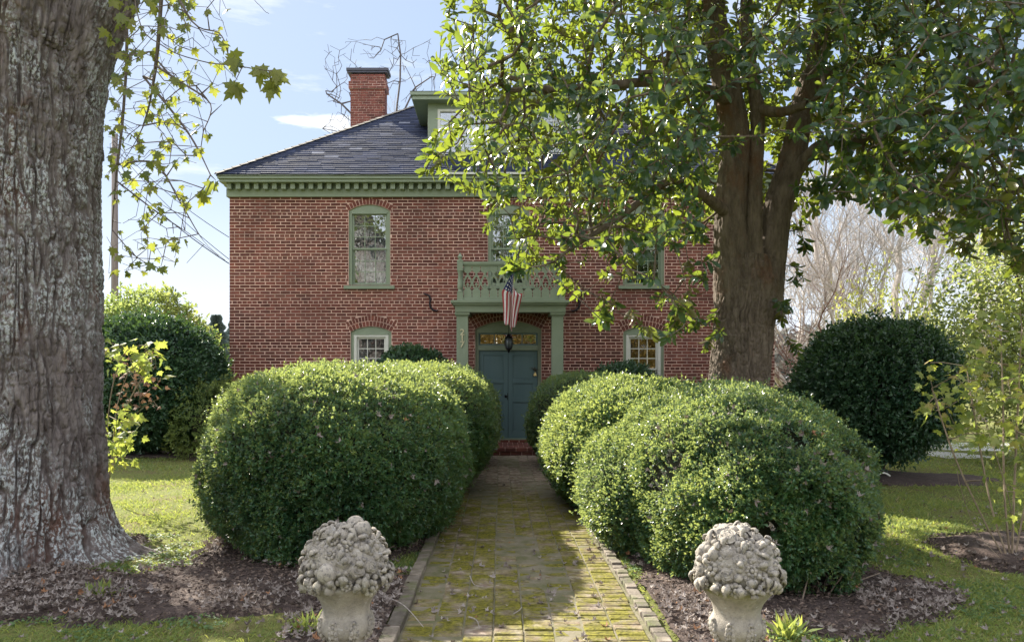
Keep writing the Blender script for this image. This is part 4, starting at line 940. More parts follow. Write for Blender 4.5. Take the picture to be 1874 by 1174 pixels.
def bush_shape(u, c, rad, e=2.6, seed=0, amp=.07, flat=.25, lumps=1.4):
    """unit directions to points of a clipped shrub, its side bulging and its foot drawn in"""
    d = u.copy(); k = (np.abs(d[:, 0])**e+np.abs(d[:, 1])**e+np.abs(d[:, 2])**e)**(-1/e)
    n = fbm(d*lumps+seed*7.1, 3, seed)-.5; n2 = fbm(d*5+seed, 3, seed+3)-.5
    r = k*(1+amp*2.4*n+amp*.9*n2)
    p = d*r[:, None]
    tz = np.clip(-p[:, 2], 0, 1); s = 1-flat*tz**1.6; sy = 1-.1*flat*tz**1.6
    p = p*np.stack([s, sy, np.ones_like(s)], 1)
    return c+p*np.array(rad)
def bush(label, group, c, rad, nleaf, size, mat, seed, e=2.6, amp=.07, flat=.25, name='boxwood', cat='shrub', sprig=5, shape=None, stemz=0, core=.93, view=True, gaps=.0, lumps=1.4, rough=.05):
    c = np.array(c, float); base = (c[0], c[1], 0)
    t = thing(name, label, cat, base, group)
    g = np.random.default_rng(seed); ns = nleaf//sprig
    u = unit(g.normal(size=(int(ns*1.6), 3)))
    P0 = bush_shape(u, c, rad, e, seed, amp, flat, lumps)
    ep = 1e-2
    tx = bush_shape(unit(u+np.cross(u, [0, 0, 1.])*ep), c, rad, e, seed, amp, flat, lumps)-P0; ty = bush_shape(unit(u+np.cross(u, np.cross(u, [0, 0, 1.]))*ep), c, rad, e, seed, amp, flat, lumps)-P0
    nrm = unit(np.cross(tx, ty)); nrm = nrm*np.sign(np.sum(nrm*(P0-c), 1))[:, None]
    keep = P0[:, 2] > .03
    if view: keep &= g.random(len(P0)) < np.where(nrm@unit(np.array([0, 0, 1.6])-c)+.45 > 0, 1, .35)     # fewer leaves on the far side
    hole = fbm(P0*2.3, 3, seed+31); keep &= ~((hole > 1-gaps) & (g.random(len(P0)) < .9)) if gaps else keep
    P0, nrm = P0[keep][:ns], nrm[keep][:ns]; n = len(P0)
    stray = (g.random(n) < .03+(.07 if name == 'holly' else 0))*g.uniform(.01, .09 if name != 'holly' else .2, n)**1.0; P0 = P0+nrm*stray[:, None]; patch = (fbm(P0*1.7, 3, seed+41)-.5)*1.1
    clump = fbm(P0*9, 3, seed+5)-.5; P0 = P0+nrm*(clump*rough*2.2)[:, None]+nrm*g.normal(size=(n, 1))*rough*.35
    ax = unit(nrm+g.normal(size=(n, 3))*.42+np.array([0, 0, .25])); L_ = size*1.7
    pos, dr, nm, rn = [], [], [], []
    for k in range(sprig):
        f = (k+.5)/sprig; rd = unit(np.cross(ax, g.normal(size=(n, 3)))); pos.append(P0+ax*L_*(f-.75)+g.normal(size=(n, 3))*size*.15); dr.append(unit(rd*(1.1-.7*f)+ax*(.25+.9*f))); nm.append(unit(ax*1.0+rd*-.3+g.normal(size=(n, 3))*.25)); rn.append(np.clip(g.random(n)*.55+f*.25+clump*.9+patch+.1, 0, 1))
    pos, dr, nm, rn = map(np.concatenate, (pos, dr, nm, rn)); rare = g.random(len(rn)); rn = np.where(rare > .9935, 1, np.minimum(rn, .98))
    cloud_obj('foliage', shape or _leaf_small(), pos, dr, nm, size*(.75+.5*g.random(len(pos))), mat, t, rnd=rn)
    # solid dark core that blocks light, its colour standing in for inner shade
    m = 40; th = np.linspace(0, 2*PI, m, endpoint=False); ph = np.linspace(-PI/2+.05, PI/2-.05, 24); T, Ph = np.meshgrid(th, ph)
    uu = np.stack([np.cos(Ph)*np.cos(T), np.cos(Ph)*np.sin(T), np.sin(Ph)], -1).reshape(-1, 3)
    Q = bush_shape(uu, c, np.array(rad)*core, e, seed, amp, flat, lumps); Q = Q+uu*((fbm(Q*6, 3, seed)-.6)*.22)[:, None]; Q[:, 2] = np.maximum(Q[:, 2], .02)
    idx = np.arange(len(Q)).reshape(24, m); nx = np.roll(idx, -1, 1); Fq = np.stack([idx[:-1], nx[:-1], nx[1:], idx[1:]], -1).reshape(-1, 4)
    npmesh('shade_core', Q, [Fq, np.array([idx[-1]]), np.array([idx[0][::-1]])], M_core, t, smooth=True)
    if stemz:
        mb = MB()
        for k in range(5):
            a = 2*PI*k/5+.3; mb.tube([(c[0]+.1*math.cos(a), c[1]+.1*math.sin(a), -.02), (c[0]+.14*math.cos(a), c[1]+.14*math.sin(a), stemz), (c[0]+.4*math.cos(a), c[1]+.4*math.sin(a), stemz+.5)], [.07, .055, .03], 7)
        mb.build('trunk', M_stem, t, smooth=True)
    return t
G = 'boxwoods lining the brick walk'
HB1 = ((-1.64, 7.95, .70), (1.28, 2.15, 1.00)); HB2 = ((2.08, 7.0, .62), (1.02, 2.05, .90))
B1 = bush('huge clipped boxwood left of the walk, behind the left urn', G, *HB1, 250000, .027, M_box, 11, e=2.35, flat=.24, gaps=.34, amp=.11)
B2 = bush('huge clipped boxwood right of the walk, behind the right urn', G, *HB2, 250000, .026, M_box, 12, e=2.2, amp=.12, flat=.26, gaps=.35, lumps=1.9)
bush('middle boxwood of the left row, its sunlit side over the walk', G, (-1.20, 10.7, .84), (1.10, 1.9, .93), 110000, .036, M_box, 13, e=2.5, flat=.25)
bush('middle boxwood of the right row, pale with sun along its top', G, (1.72, 9.4, .70), (1.16, 1.9, .86), 150000, .036, M_box, 14, e=2.5, flat=.25, amp=.06)
bush('small boxwood at the walk foot, just behind the sunlit bulge of the right front one', G, (1.28, 7.3, .50), (.50, 1.1, .60), 50000, .03, M_box, 19, e=2.3, flat=.3, amp=.1)
bush('shaded boxwood nearest the door on the left', G, (-1.05, 13.5, .82), (1.02, 1.2, .93), 45000, .04, M_box, 15, e=2.6, flat=.25, amp=.05)
bush('shaded boxwood nearest the door on the right', G, (1.62, 13.2, .76), (1.12, 1.3, .87), 45000, .04, M_box, 16, e=2.6, flat=.25, amp=.05)
bush('loose dark evergreen under the left ground floor window', None, (-1.85, 15.35, .95), (.86, .62, 1.2), 16000, .065, M_holly, 17, e=2.3, flat=.2, name='evergreen_shrub', shape=_leaf_oval(), rough=.10)
bush('low dark evergreen under the right ground floor window', None, (2.55, 15.35, .85), (.86, .6, .99), 14000, .065, M_holly, 18, e=2.3, flat=.2, name='evergreen_shrub', shape=_leaf_oval(), rough=.10)
bush('tall dark domed holly on the right lawn', 'domed hollies on the lawn', (6.05, 12.0, 1.38), (1.17, 1.2, 1.08), 70000, .058, M_holly, 21, e=2.0, flat=.12, name='holly', shape=_leaf_oval(), stemz=.3, rough=.12, amp=.13, lumps=2.2)
bush('large dark domed holly between the maple trunk and the house', 'domed hollies on the lawn', (-7.35, 15.4, 1.50), (1.52, 1.3, 1.34), 60000, .07, M_holly, 22, e=2.2, flat=.15, name='holly', shape=_leaf_oval(), stemz=.3, rough=.10)
M_lime = leafmat('lime_leaf', (.07, .12, .035), (.17, .21, .06), (.50, .58, .14), tw=.42, rough=.5)
bush('sunlit yellow green shrub behind the left holly', None, (-9.3, 19.5, 1.9), (1.6, 1.4, 1.95), 17000, .10, M_lime, 23, e=2.0, flat=.1, name='deciduous_shrub', shape=_leaf_oval(), amp=.2, rough=.35, core=.6)
bush('bright feathery shrub at the left corner of the house', None, (-7.0, 17.2, .85), (.85, .9, 1.15), 16000, .06, M_lime, 24, e=2.0, flat=.0, name='deciduous_shrub', shape=_leaf_oval(), amp=.15, rough=.22, core=.6)
bush('pale twiggy shrub before the left corner of the house', None, (-5.85, 14.9, .65), (.75, .75, .85), 9000, .05, M_lime, 25, e=2.0, flat=.0, name='deciduous_shrub', shape=_leaf_oval(), amp=.2, rough=.25, core=.5)
bush('small dark shrub behind the magnolia at the right house corner', None, (6.6, 16.6, .62), (.75, .7, .75), 9000, .06, M_holly, 26, e=2.2, flat=.1, name='evergreen_shrub', shape=_leaf_oval())

def skirt(t, hb, seed, n=46):
    rd = random.Random(seed); c, rad = hb; mb = MB()
    for k in range(n):
        a = rd.uniform(-2.6, -.5); r_ = rd.uniform(.72, .93); p = Vector((c[0]+rad[0]*r_*math.cos(a)*.88, c[1]+rad[1]*r_*math.sin(a)*.95, rd.uniform(.0, .05))); q = p+Vector((rd.gauss(0, .12), rd.gauss(-.03, .1), rd.uniform(.1, .3))); m = (p+q)/2+Vector((rd.gauss(0, .03), rd.gauss(0, .03), .02)); mb.tube([p, m, q], [.007, .005, .003], 4)
    mb.build('lower_twigs', M_vstem0, t)
M_vstem0 = nmat('bare_twig', (.16, .12, .09), (.28, .23, .18), scale=20, rough=.9, bump=.3)
skirt(B1, HB1, 1); skirt(B2, HB2, 2)

# ------------------------------------------------------------------ maple
def barkmat(name, c_low, c_high, lich, lo=.55, hi=.62, lw=1):
    m, N, L, b = nodes(name)
    tc = N.new('ShaderNodeTexCoord'); at = N.new('ShaderNodeAttribute'); at.attribute_name = 'rnd'
    def nz(s, st, d=6):
        mp = N.new('ShaderNodeMapping'); mp.inputs['Scale'].default_value = st; L.new(tc.outputs['Object'], mp.inputs[0]); n = N.new('ShaderNodeTexNoise'); n.inputs['Scale'].default_value = s; n.inputs['Detail'].default_value = d; n.inputs['Roughness'].default_value = .65; L.new(mp.outputs[0], n.inputs['Vector']); return n.outputs['Fac']
    def rp(o, a, c_):
        mr = N.new('ShaderNodeMapRange'); mr.inputs['From Min'].default_value = a; mr.inputs['From Max'].default_value = c_; L.new(o, mr.inputs['Value']); return mr.outputs[0]
    def mix(f, a, c_):
        x = N.new('ShaderNodeMix'); x.data_type = 'RGBA'; L.new(f, x.inputs['Factor'])
        for k, v in ((6, a), (7, c_)):
            if isinstance(v, tuple): x.inputs[k].default_value = (*v, 1)
            else: L.new(v, x.inputs[k])
        return x.outputs[2]
    c = mix(rp(nz(14, (1, 1, .25)), .35, .65), c_low, c_high)
    c = mix(rp(nz(2.2, (1, 1, .5)), .55, .7), c, tuple(v*.8 for v in (c_low[0]*2.2, c_low[1]*1.5, c_low[2]*1.2)))
    # lichen grows on the ridges
    l1 = rp(nz(48, (1, 1, .6), 9), lo, hi); l2 = rp(nz(1.7, (1, 1, .6)), .42, .60); l3 = rp(at.outputs['Fac'], .35, .75)
    a_ = N.new('ShaderNodeMath'); a_.operation = 'MULTIPLY'; L.new(l1, a_.inputs[0]); L.new(l2, a_.inputs[1]); b_ = N.new('ShaderNodeMath'); b_.operation = 'MULTIPLY'; L.new(a_.outputs[0], b_.inputs[0]); L.new(l3, b_.inputs[1]); d_ = N.new('ShaderNodeMath'); d_.operation = 'MULTIPLY'; d_.inputs[1].default_value = lw; L.new(b_.outputs[0], d_.inputs[0])
    c = mix(d_.outputs[0], c, lich); L.new(c, b.inputs['Base Color']); b.inputs['Roughness'].default_value = .95; b.inputs['Specular IOR Level'].default_value = .2
    bp = N.new('ShaderNodeBump'); bp.inputs['Strength'].default_value = .9; bp.inputs['Distance'].default_value = .012; L.new(nz(60, (1, 1, .35)), bp.inputs['Height']); L.new(bp.outputs[0], b.inputs['Normal'])
    return m
M_maple = barkmat('maple_bark', (.075, .060, .056), (.23, .20, .195), (.48, .52, .54), .47, .56)
M_maplewood = nmat('maple_twig', (.09, .07, .065), (.16, .13, .12), scale=20, rough=.9, bump=.5)
maple = thing('maple_tree', 'massive old maple trunk with furrowed lichen covered bark at the left edge', 'tree', (-4.33, 6.5, 0))
mo = np.array(maple.location)
def flare(T, Sz):
    z = np.maximum(Sz-.1, 0); f = .14*np.exp(-z/.12)+.07*np.exp(-z/.5)
    lob = 1+1.0*np.clip(np.sin(5*T+.4), 0, 1)**3+.45*np.sin(3*T+.6)+.4*np.sin(5*T+2.0)+.25*np.sin(8*T+1.0)
    return f*lob
V, Fq, at = bark_tube([mo+[0, 0, -.1], mo+[0, 0, .6], mo+[.0, 0, 2.0], mo+[-.02, 0, 3.3], mo+[.0, 0, 4.3], mo+[.05, 0, 5.0], mo+[-.3, .1, 6.0], mo+[-.7, .2, 7.6]], [.715, .70, .68, .675, .73, .80, .56, .38], 900, .0105, .048, .045, 3, flare, long=7)
npmesh('trunk', V, [Fq], M_maple, maple, smooth=True, attrs={'rnd': at})
V, Fq, at = bark_tube([mo+[.14, -.05, 3.7], mo+[.50, .02, 4.75], mo+[1.0, .1, 5.7], mo+[1.7, .3, 7.0]], [.48, .43, .33, .2], 400, .012, .036, .045, 8, None, long=7)
npmesh('limb', V, [Fq], M_maple, maple, smooth=True, attrs={'rnd': at})
# hanging shoots with the last leaves
def poly(pts, Ys, per=5):
    p = np.array([P(a, b, y) for (a, b), y in zip(pts, Ys)]); c_, _ = catmull(p, np.ones(len(p)), per); return c_
shoots = [poly([(215, -420), (232, 20), (226, 200), (212, 330), (199, 500)], [6.0, 6.3, 6.5, 6.6, 6.7]), poly([(330, -350), (300, -60), (285, 120), (262, 230), (216, 310)], [5.8, 5.8, 6.1, 6.3, 6.6]),
          poly([(232, -250), (250, 20), (300, 85), (370, 112), (430, 120), (492, 130)], [5.0, 5.0, 4.9, 4.7, 4.5, 4.4]), poly([(300, -60), (352, 40), (400, 60), (416, 90)], [5.8, 5.7, 5.6, 5.5]),
          poly([(262, 140), (320, 210), (355, 260), (385, 320)], [6.3, 6.1, 6.0, 5.8]), poly([(285, 120), (330, 150), (385, 190), (372, 240)], [6.1, 5.9, 5.8, 5.7]),
          poly([(212, 330), (290, 390), (350, 430), (400, 468)], [6.6, 6.5, 6.4, 6.3]), poly([(205, 420), (250, 470), (300, 495)], [6.7, 6.6, 6.5]),
          poly([(220, 300), (285, 300), (330, 370), (372, 440), (412, 476)], [6.6, 6.4, 6.3, 6.2, 6.2]), poly([(440, -200), (455, -30), (480, 15), (492, 25)], [5.2, 5.0, 5.0, 5.0])]
seedn, seedp = [], []
top0 = mo+np.array([1.45, .25, 6.5]); seedn.append(top0); seedp.append(-1)
for s_ in shoots:
    arr0 = np.array(seedn); i0 = int(np.argmin(np.linalg.norm(arr0-s_[0], axis=1))); prev = i0
    d_ = s_[0]-arr0[i0]
    if np.linalg.norm(d_) > .6:
        mid = arr0[i0]+d_*.5+[0, 0, .25]; seedn.append(mid); seedp.append(prev); prev = len(seedn)-1
    for q in s_: seedn.append(q); seedp.append(prev); prev = len(seedn)-1
tg = []
while len(tg) < 560:
    px, py = random.uniform(195, 470), random.uniform(-60, 500)
    lim = np.interp(py, [-60, 0, 60, 130, 200, 300, 400, 500], [430, 425, 415, 450, 400, 370, 350, 340])
    if px > lim or (px-195)/(lim-195) > random.random()**.5+.15: continue
    if py > 300 and random.random() < .45: continue
    tg.append(P(px, py, random.uniform(5.3, 6.8)))
tg += [P(x, y, 4.45) for x, y in ((497, 150), (476, 122), (500, 128), (430, 150), (430, 100))]+[P(395, 330, 5.75), P(372, 345, 5.8)]
nmain = len(tg)
# the crown overhead, out of the frame
for k in range(900):
    a = random.uniform(0, 2*PI); rr = random.uniform(.5, 3.6); z = random.uniform(6.6, 10.5); tg.append(mo+np.array([rr*math.cos(a), rr*math.sin(a)-.3, z]))
for k in range(620):  # extra leaf masses out of view, placed to shade the near ground and walk
    v = rng.normal(size=3); v = v/np.linalg.norm(v)*rng.random()**.4
    q = np.array([-8.2, 11.6, 6.2])+v*[1.9, 1.5, 1.4] if k < 400 else np.array([-7.6, 13.2, 8.2])+v*[1.4, 1.3, 1.2]
    if 916+F*q[0]/q[1] < 172: tg.append(q)
stem_n = [mo+np.array(v) for v in ([-.3, .1, 5.6], [-.7, .2, 7.2], [-.9, .3, 8.6], [-2.4, 3.0, 6.2], [-4.0, 5.4, 6.4])]; b0 = len(seedn)
for k, q in enumerate(stem_n): seedn.append(q); seedp.append(-1 if k == 0 else b0 if k == 3 else len(seedn)-2)
arr, par, tips = grow((seedn, seedp), tg, step=.16, jit=.02, sag=.05)
mb = branch_mb(arr, par, r0=.0022, power=2.4, rmax=.13)
mb.build('branches', M_maplewood, maple)
tipi = [(arr[i], arr[par[i]], k) for i, k in tips]
pos, dr, nm, sz = [], [], [], []
for p_, q_, k in tipi:
    nl = random.choice([0, 0, 0, 0, 1, 1, 2]) if k < nmain-7 else random.choice([2, 3]) if k < nmain else random.choice([3, 4, 5])
    for _ in range(nl):
        pos.append(p_+np.random.normal(size=3)*.015); dr.append(np.array([random.gauss(0, .5), random.gauss(0, .45), -1])); nm.append(np.array([random.gauss(0, .6), -1+random.gauss(0, .5), random.gauss(.3, .5)])); sz.append((random.uniform(.09, .15) if k >= nmain-7 else random.uniform(.05, .11)) if k < nmain else random.uniform(.12, .2))
M_mleaf = leafmat('maple_leaf', (.05, .085, .025), (.17, .18, .04), (.50, .52, .06), tw=.42, rough=.55)
cloud_obj('leaves', _leaf_maple(), np.array(pos), np.array(dr), np.array(nm), np.array(sz), M_mleaf, maple)

# ------------------------------------------------------------------ magnolia
M_mag = leafmat('magnolia_leaf', (.006, .036, .030), (.022, .072, .040), (.54, .66, .06), tw=.25, rough=.27, spec=.5, back=(.13, .10, .045))
M_magbark = barkmat('magnolia_bark', (.095, .075, .060), (.21, .17, .14), (.28, .28, .22), .55, .70, .5)
mag = thing('magnolia_tree', 'tall magnolia with glossy leaves and a forked trunk before the right half of the house', 'tree', (3.44, 10.5, 0))
YM_ = 10.5
def T3(pts, Y=YM_): return [P(a, b, y_ if y_ else Y) for a, b, y_ in [(*p, None) if len(p) == 2 else p for p in pts]]
def magflare(T, Sz): z = np.maximum(Sz, 0); return .10*np.exp(-z/.6)*(1+.5*np.sin(3*T+1)+.3*np.sin(6*T))
V, Fq, at = bark_tube([P(1350, 905, YM_), P(1351, 800, YM_), P(1353, 690, YM_), P(1361, 600, YM_), P(1371, 520, YM_), P(1374, 470, YM_)], [.42, .40, .38, .38, .38, .30], 420, .014, .034, .040, 31, magflare, long=3.5)
npmesh('trunk', V, [Fq], M_magbark, mag, smooth=True, attrs={'rnd': at})
stems = [(T3([(1345, 560), (1339, 460, 10.45), (1338, 360, 10.4), (1346, 260, 10.4), (1328, 150, 10.4), (1308, 40, 10.4), (1300, -150, 10.4), (1305, -420, 10.5)]), [.28, .24, .20, .185, .17, .15, .13, .08]),
         (T3([(1382, 540, 10.35), (1380, 440, 10.3), (1382, 330, 10.3), (1386, 200, 10.3), (1366, 60, 10.3), (1372, -150, 10.3)]), [.14, .10, .085, .08, .07, .05]),
         (T3([(1396, 580), (1408, 480, 10.5), (1424, 380, 10.5), (1450, 290, 10.5), (1468, 200, 10.5), (1500, 80, 10.5), (1540, -120, 10.4), (1600, -350, 10.3)]), [.26, .215, .19, .165, .14, .12, .10, .06]),
         (T3([(1438, 340, 10.5), (1475, 290, 10.3), (1520, 258, 10.0), (1600, 250, 9.6), (1700, 200, 9.2)]), [.11, .085, .07, .055, .04]),
         (T3([(1350, 190, 10.4), (1290, 165, 10.0), (1200, 150, 9.6), (1080, 160, 9.3), (930, 165, 9.0)]), [.10, .07, .055, .045, .02]),
         (T3([(1342, 400, 10.4), (1290, 360, 10.0), (1230, 330, 9.5), (1130, 400, 9.1), (1050, 450, 8.9)]), [.09, .06, .045, .035, .02]),
         (T3([(1480, 150, 10.5), (1600, 110, 10.0), (1700, 130, 9.5), (1850, 170, 9.2)]), [.09, .07, .055, .04]),
         (T3([(1384, 200, 10.3), (1430, 205, 10.0), (1480, 190, 9.6)]), [.07, .06, .045])]
sn, sp_ = [], []
for k, (pts, rd) in enumerate(stems):
    V, Fq, at = bark_tube(pts, rd, 200 if k < 3 else 48, .02 if k < 3 else .05, .016 if k < 3 else .008, .04, 40+k, None, long=3.5)
    npmesh('stem' if k < 3 else 'limb', V, [Fq], M_magbark, mag, smooth=True, attrs={'rnd': at})
    cp_, _ = catmull(pts, rd, 4); prev = -1
    for q in cp_[2:] if k < 3 else cp_: sn.append(q); sp_.append(prev); prev = len(sn)-1
nseed = len(sn)
botx = [(600, -400), (735, 200), (775, 292), (800, 300), (830, 335), (870, 380), (900, 440), (925, 500), (955, 490), (1000, 520), (1080, 585), (1110, 600), (1250, 600), (1300, 560), (1308, 260), (1450, 255), (1470, 400), (1560, 335), (1640, 420), (1720, 440), (1800, 480), (1874, 500), (2300, 560)]
bx_, by2 = zip(*botx)
tg = []; thin = []
tries = 0
g = np.random.default_rng(5)
while len(tg) < 5500 and tries < 900000:
    tries += 1
    a = g.normal(size=3); a /= np.linalg.norm(a); rr = g.random()**.42
    p_ = np.array([4.0, 9.3, 6.3])+a*rr*np.array([5.4, 3.7, 5.4])
    if p_[2] < .8 or p_[1] < 4.6: continue
    px = 916+F*p_[0]/p_[1]; py = 690-F*(p_[2]-1.6)/p_[1]
    if p_[1] > 14.6: continue
    if py > -260:
        lim = np.interp(px, bx_, by2)+g.normal()*10
        if p_[1] > 10.6 and 1290 < px < 1470: lim = 420
        if py > lim: continue
        if px < np.interp(py, [-300, -60, 0, 120, 200, 300], [760, 800, 800, 792, 830, 790])+g.normal()*8: continue
        if 1000 < px < 1300 and py > 450 and g.random() < .62: continue
        if px < 1000 and py > 330 and g.random() < .25: continue
        if fbm(p_[None]*1.15, 2, 77)[0] < .40 and g.random() < .75: continue
    elif g.random() < .8: continue
    if 1290 < px < 1500 and -40 < py and p_[1] < 10.4 and g.random() < (.9 if py > 120 else .6): continue
    tg.append(p_)
for (a, b_, y_) in ((1455, 420, 10.2), (1470, 455, 10.1), (1452, 500, 10.1), (1462, 520, 10.2), (1440, 590, 10.2), (1448, 640, 10.2), (1440, 560, 10.0), (1300, 590, 10.0), (1290, 640, 10.1), (1310, 615, 10.1), (1235, 600, 9.6), (1180, 610, 9.5), (1095, 570, 9.0), (1100, 590, 9.0), (1215, 620, 9.6), (1120, 560, 9.1), (1275, 580, 9.8), (1240, 575, 9.5), (1255, 600, 9.6), (780, 300, 8.6), (788, 292, 8.6), (800, 250, 8.7), (940, 505, 8.6), (930, 490, 8.6), (1500, 345, 9.8), (1545, 350, 9.7), (1540, 365, 9.6)):
    for _ in range(2): tg.append(P(a+g.normal()*8, b_+g.normal()*8, y_+g.normal()*.1))
arr, par, tips = grow((sn, sp_), np.array(tg), step=.22, jit=.035, sag=.03)
mb = branch_mb(arr, par, r0=.0065, power=2.5, rmax=.07, skip=nseed, sides=6)
mb.build('branches', M_magbark, mag)
tp = np.array([arr[i] for i, _ in tips]); td = unit(np.array([arr[i]-arr[par[i]] for i, _ in tips])+np.array([0, 0, .02])); n = len(tp)
td = unit(td+unit(tp-np.array([3.5, 10.3, 4.5]))*.6+g.normal(size=(n, 3))*.25)
pos, dr, nm, sz = [], [], [], []
for k in range(11):
    on = g.random(n) < .9; a_ = k*2.4+g.normal(size=n)*.2
    e1 = unit(np.cross(td, np.array([.2, .1, 1.]))); e2 = np.cross(td, e1)
    rd = e1*np.cos(a_)[:, None]+e2*np.sin(a_)[:, None]; f = k/10
    back = .16*(1-f)
    d_ = unit(rd*(1.05-.45*f)+td*(.25+.75*f)+np.array([0, 0, -.75])*(1-f*.5)*g.random((n, 1)))
    pos.append((tp-td*back)[on]); dr.append(d_[on]); nm.append(unit(td*.9+np.array([0, 0, .5])-rd*.3+g.normal(size=(n, 3))*.25)[on]); sz.append((g.choice([.07, .10, .125, .145, .165], n))[on])
pos, dr, nm, sz = map(np.concatenate, (pos, dr, nm, sz))
cloud_obj('leaves', _leaf_long(), pos, dr, nm, sz, M_mag, mag, smooth=True)

# ------------------------------------------------------------------ bare trees
def bare_tree(label, base, h, seed, rmin=.006, group=None, spread=.55, lean=(0, 0), r0=None, levels=5, mat=None, name='bare_tree', cat='tree', leaves=None, nfork=3, trunkf=.3):
    rd = random.Random(seed); t = thing(name, label, cat, tuple(base), group); r0 = r0 or h*.018
    tm, bm_ = MB(), MB(); ends = []
    def rec(p, d, L_, r, lv):
        n = 3; pts = [p]; rads = [r]; dd = d.copy()
        for k in range(n):
            dd = (dd+Vector((rd.gauss(0, .13), rd.gauss(0, .13), rd.gauss(.03, .08)))).normalized(); pts.append(pts[-1]+dd*L_/n); rads.append(r*(1-.38*(k+1)/n))
        (tm if lv == 0 else bm_).tube(pts, rads, 8 if lv == 0 else 5 if lv < 3 else 3)
        if lv >= levels: ends.append((pts[-1], dd)); return
        k = nfork+(1 if lv > 1 else 0)
        for i in range(k):
            f = 1 if i == 0 else rd.uniform(.35, 1); q = pts[min(n, int(f*n))]; rr = rads[min(n, int(f*n))]*(.85 if i == 0 else rd.uniform(.45, .65))
            s_ = spread*(.45 if i == 0 else 1); a = rd.uniform(0, 2*PI); e = dd.orthogonal().normalized(); e2 = dd.cross(e)
            nd = (dd+(e*math.cos(a)+e2*math.sin(a))*s_*rd.uniform(.7, 1.4)+Vector((0, 0, .12))).normalized(); rec(q, nd, L_*rd.uniform(.62, .82), max(rr, .006), lv+1)
    rec(Vector(base)-Vector((0, 0, .1)), Vector((lean[0], lean[1], 1)).normalized(), h*trunkf, r0, 0)
    mat = mat or M_bare
    tm.build('trunk', mat, t, smooth=True); bm_.build('branches', mat, t)
    if leaves:
        lm, cnt, lsz, hang = leaves; pos, dr, nm = [], [], []
        for p_, d_ in ends:
            for q in range(cnt):
                o_ = np.array([rd.gauss(0, .12), rd.gauss(0, .12), -rd.random()*hang+rd.gauss(0, .1)]); pos.append(np.array(p_)+o_); dr.append([rd.gauss(0, .5), rd.gauss(0, .5), -.8]); nm.append([rd.gauss(0, 1), rd.gauss(0, 1), rd.gauss(0, 1)])
        cloud_obj('leaves', _leaf_oval(), np.array(pos), np.array(dr), np.array(nm), lsz, lm, t)
    return t
M_bare = nmat('bare_bark', (.36, .32, .30), (.52, .48, .45), scale=9, rough=.9, bump=.4, stretch=(1, 1, .3))
M_barered = nmat('reddish_bark', (.20, .11, .085), (.30, .19, .15), scale=9, rough=.9, bump=.4)
M_willow = leafmat('willow_leaf', (.22, .24, .05), (.36, .36, .09), (.85, .85, .22), tw=.55, rough=.6)
GB = 'bare trees beyond the house'
bt = thing('bare_tree', 'dark bare tree whose twigs frame the chimney above the roof', 'tree', tuple(P(728, 690, 27)*[1, 1, 0]), GB)
sn, sp_ = [], []
for pts, k0 in (([(728, 752), (729, 500), (728, 300), (724, 215), (732, 150), (733, 100), (728, 62)], -1), ([(728, 330), (700, 270), (660, 225), (625, 190), (598, 172)], 0), ([(728, 360), (690, 290), (640, 245), (590, 235)], 0), ([(726, 230), (760, 160), (790, 140)], 0)):
    prev = -1
    for a, b_ in pts: sn.append(P(a, b_, 27)); sp_.append(prev); prev = len(sn)-1
q_ = np.random.default_rng(19); tg = [P(q_.uniform(590, 800), q_.uniform(70, 250), q_.uniform(26, 28)) for _ in range(330)]
arr, par, tips = grow((sn, sp_), np.array(tg), step=.22, jit=.06)
branch_mb(arr, par, r0=.007, power=2.3, rmax=.10).build('branches', nmat('dark_bare_bark', (.07, .06, .065), (.13, .11, .11), scale=9, rough=.9, bump=.3), bt)
bare_tree('tall pale bare tree farther back, behind the roof ridge', (-3.9, 28, 0), 17.5, 3, GB, r0=.22, levels=6, spread=.6)
bare_tree('second bare tree behind the roof, between chimney and dormer', (-5.6, 29, 0), 14.5, 9, GB, r0=.2, spread=.6, levels=6)
bare_tree('large bare tree with leaning trunk behind the dome of the right holly', (13.6, 25, 0), 12.5, 4, GB, r0=.26, levels=6, lean=(-.12, 0), spread=.6)
bare_tree('bare spreading tree just right of the house', (10.6, 26.5, 0), 11, 5, GB, r0=.2, levels=6, lean=(-.15, 0), spread=.7)
bare_tree('bare tree leaning left, second from the right house corner', (12.1, 23.0, 0), 11, 6, GB, r0=.24, levels=6, lean=(-.3, .1), spread=.6)
bare_tree('bare tree at the right edge behind the leafy evergreen', (17.5, 27, 0), 12, 7, GB, r0=.25, spread=.6)
bare_tree('tall thin bare tree behind the right magnolia branches', (15.0, 32, 0), 15, 8, GB, r0=.22, spread=.55)
bare_tree('small reddish bare tree close to the right house corner', (8.2, 19.0, 0), 4.6, 12, None, r0=.06, mat=M_barered, spread=.6, levels=4)
bare_tree('reddish leafed bare tree beside the right house corner', (10.4, 21.0, 0), 7, 13, None, r0=.09, mat=M_barered, spread=.85, levels=5, lean=(-.2, 0))
bare_tree('willowy tree with hanging yellow leaves above the right holly', (10.9, 20.6, 0), 6.6, 14, None, r0=.12, levels=4, spread=.55, leaves=(M_willow, 16, .11, .9), name='willow')

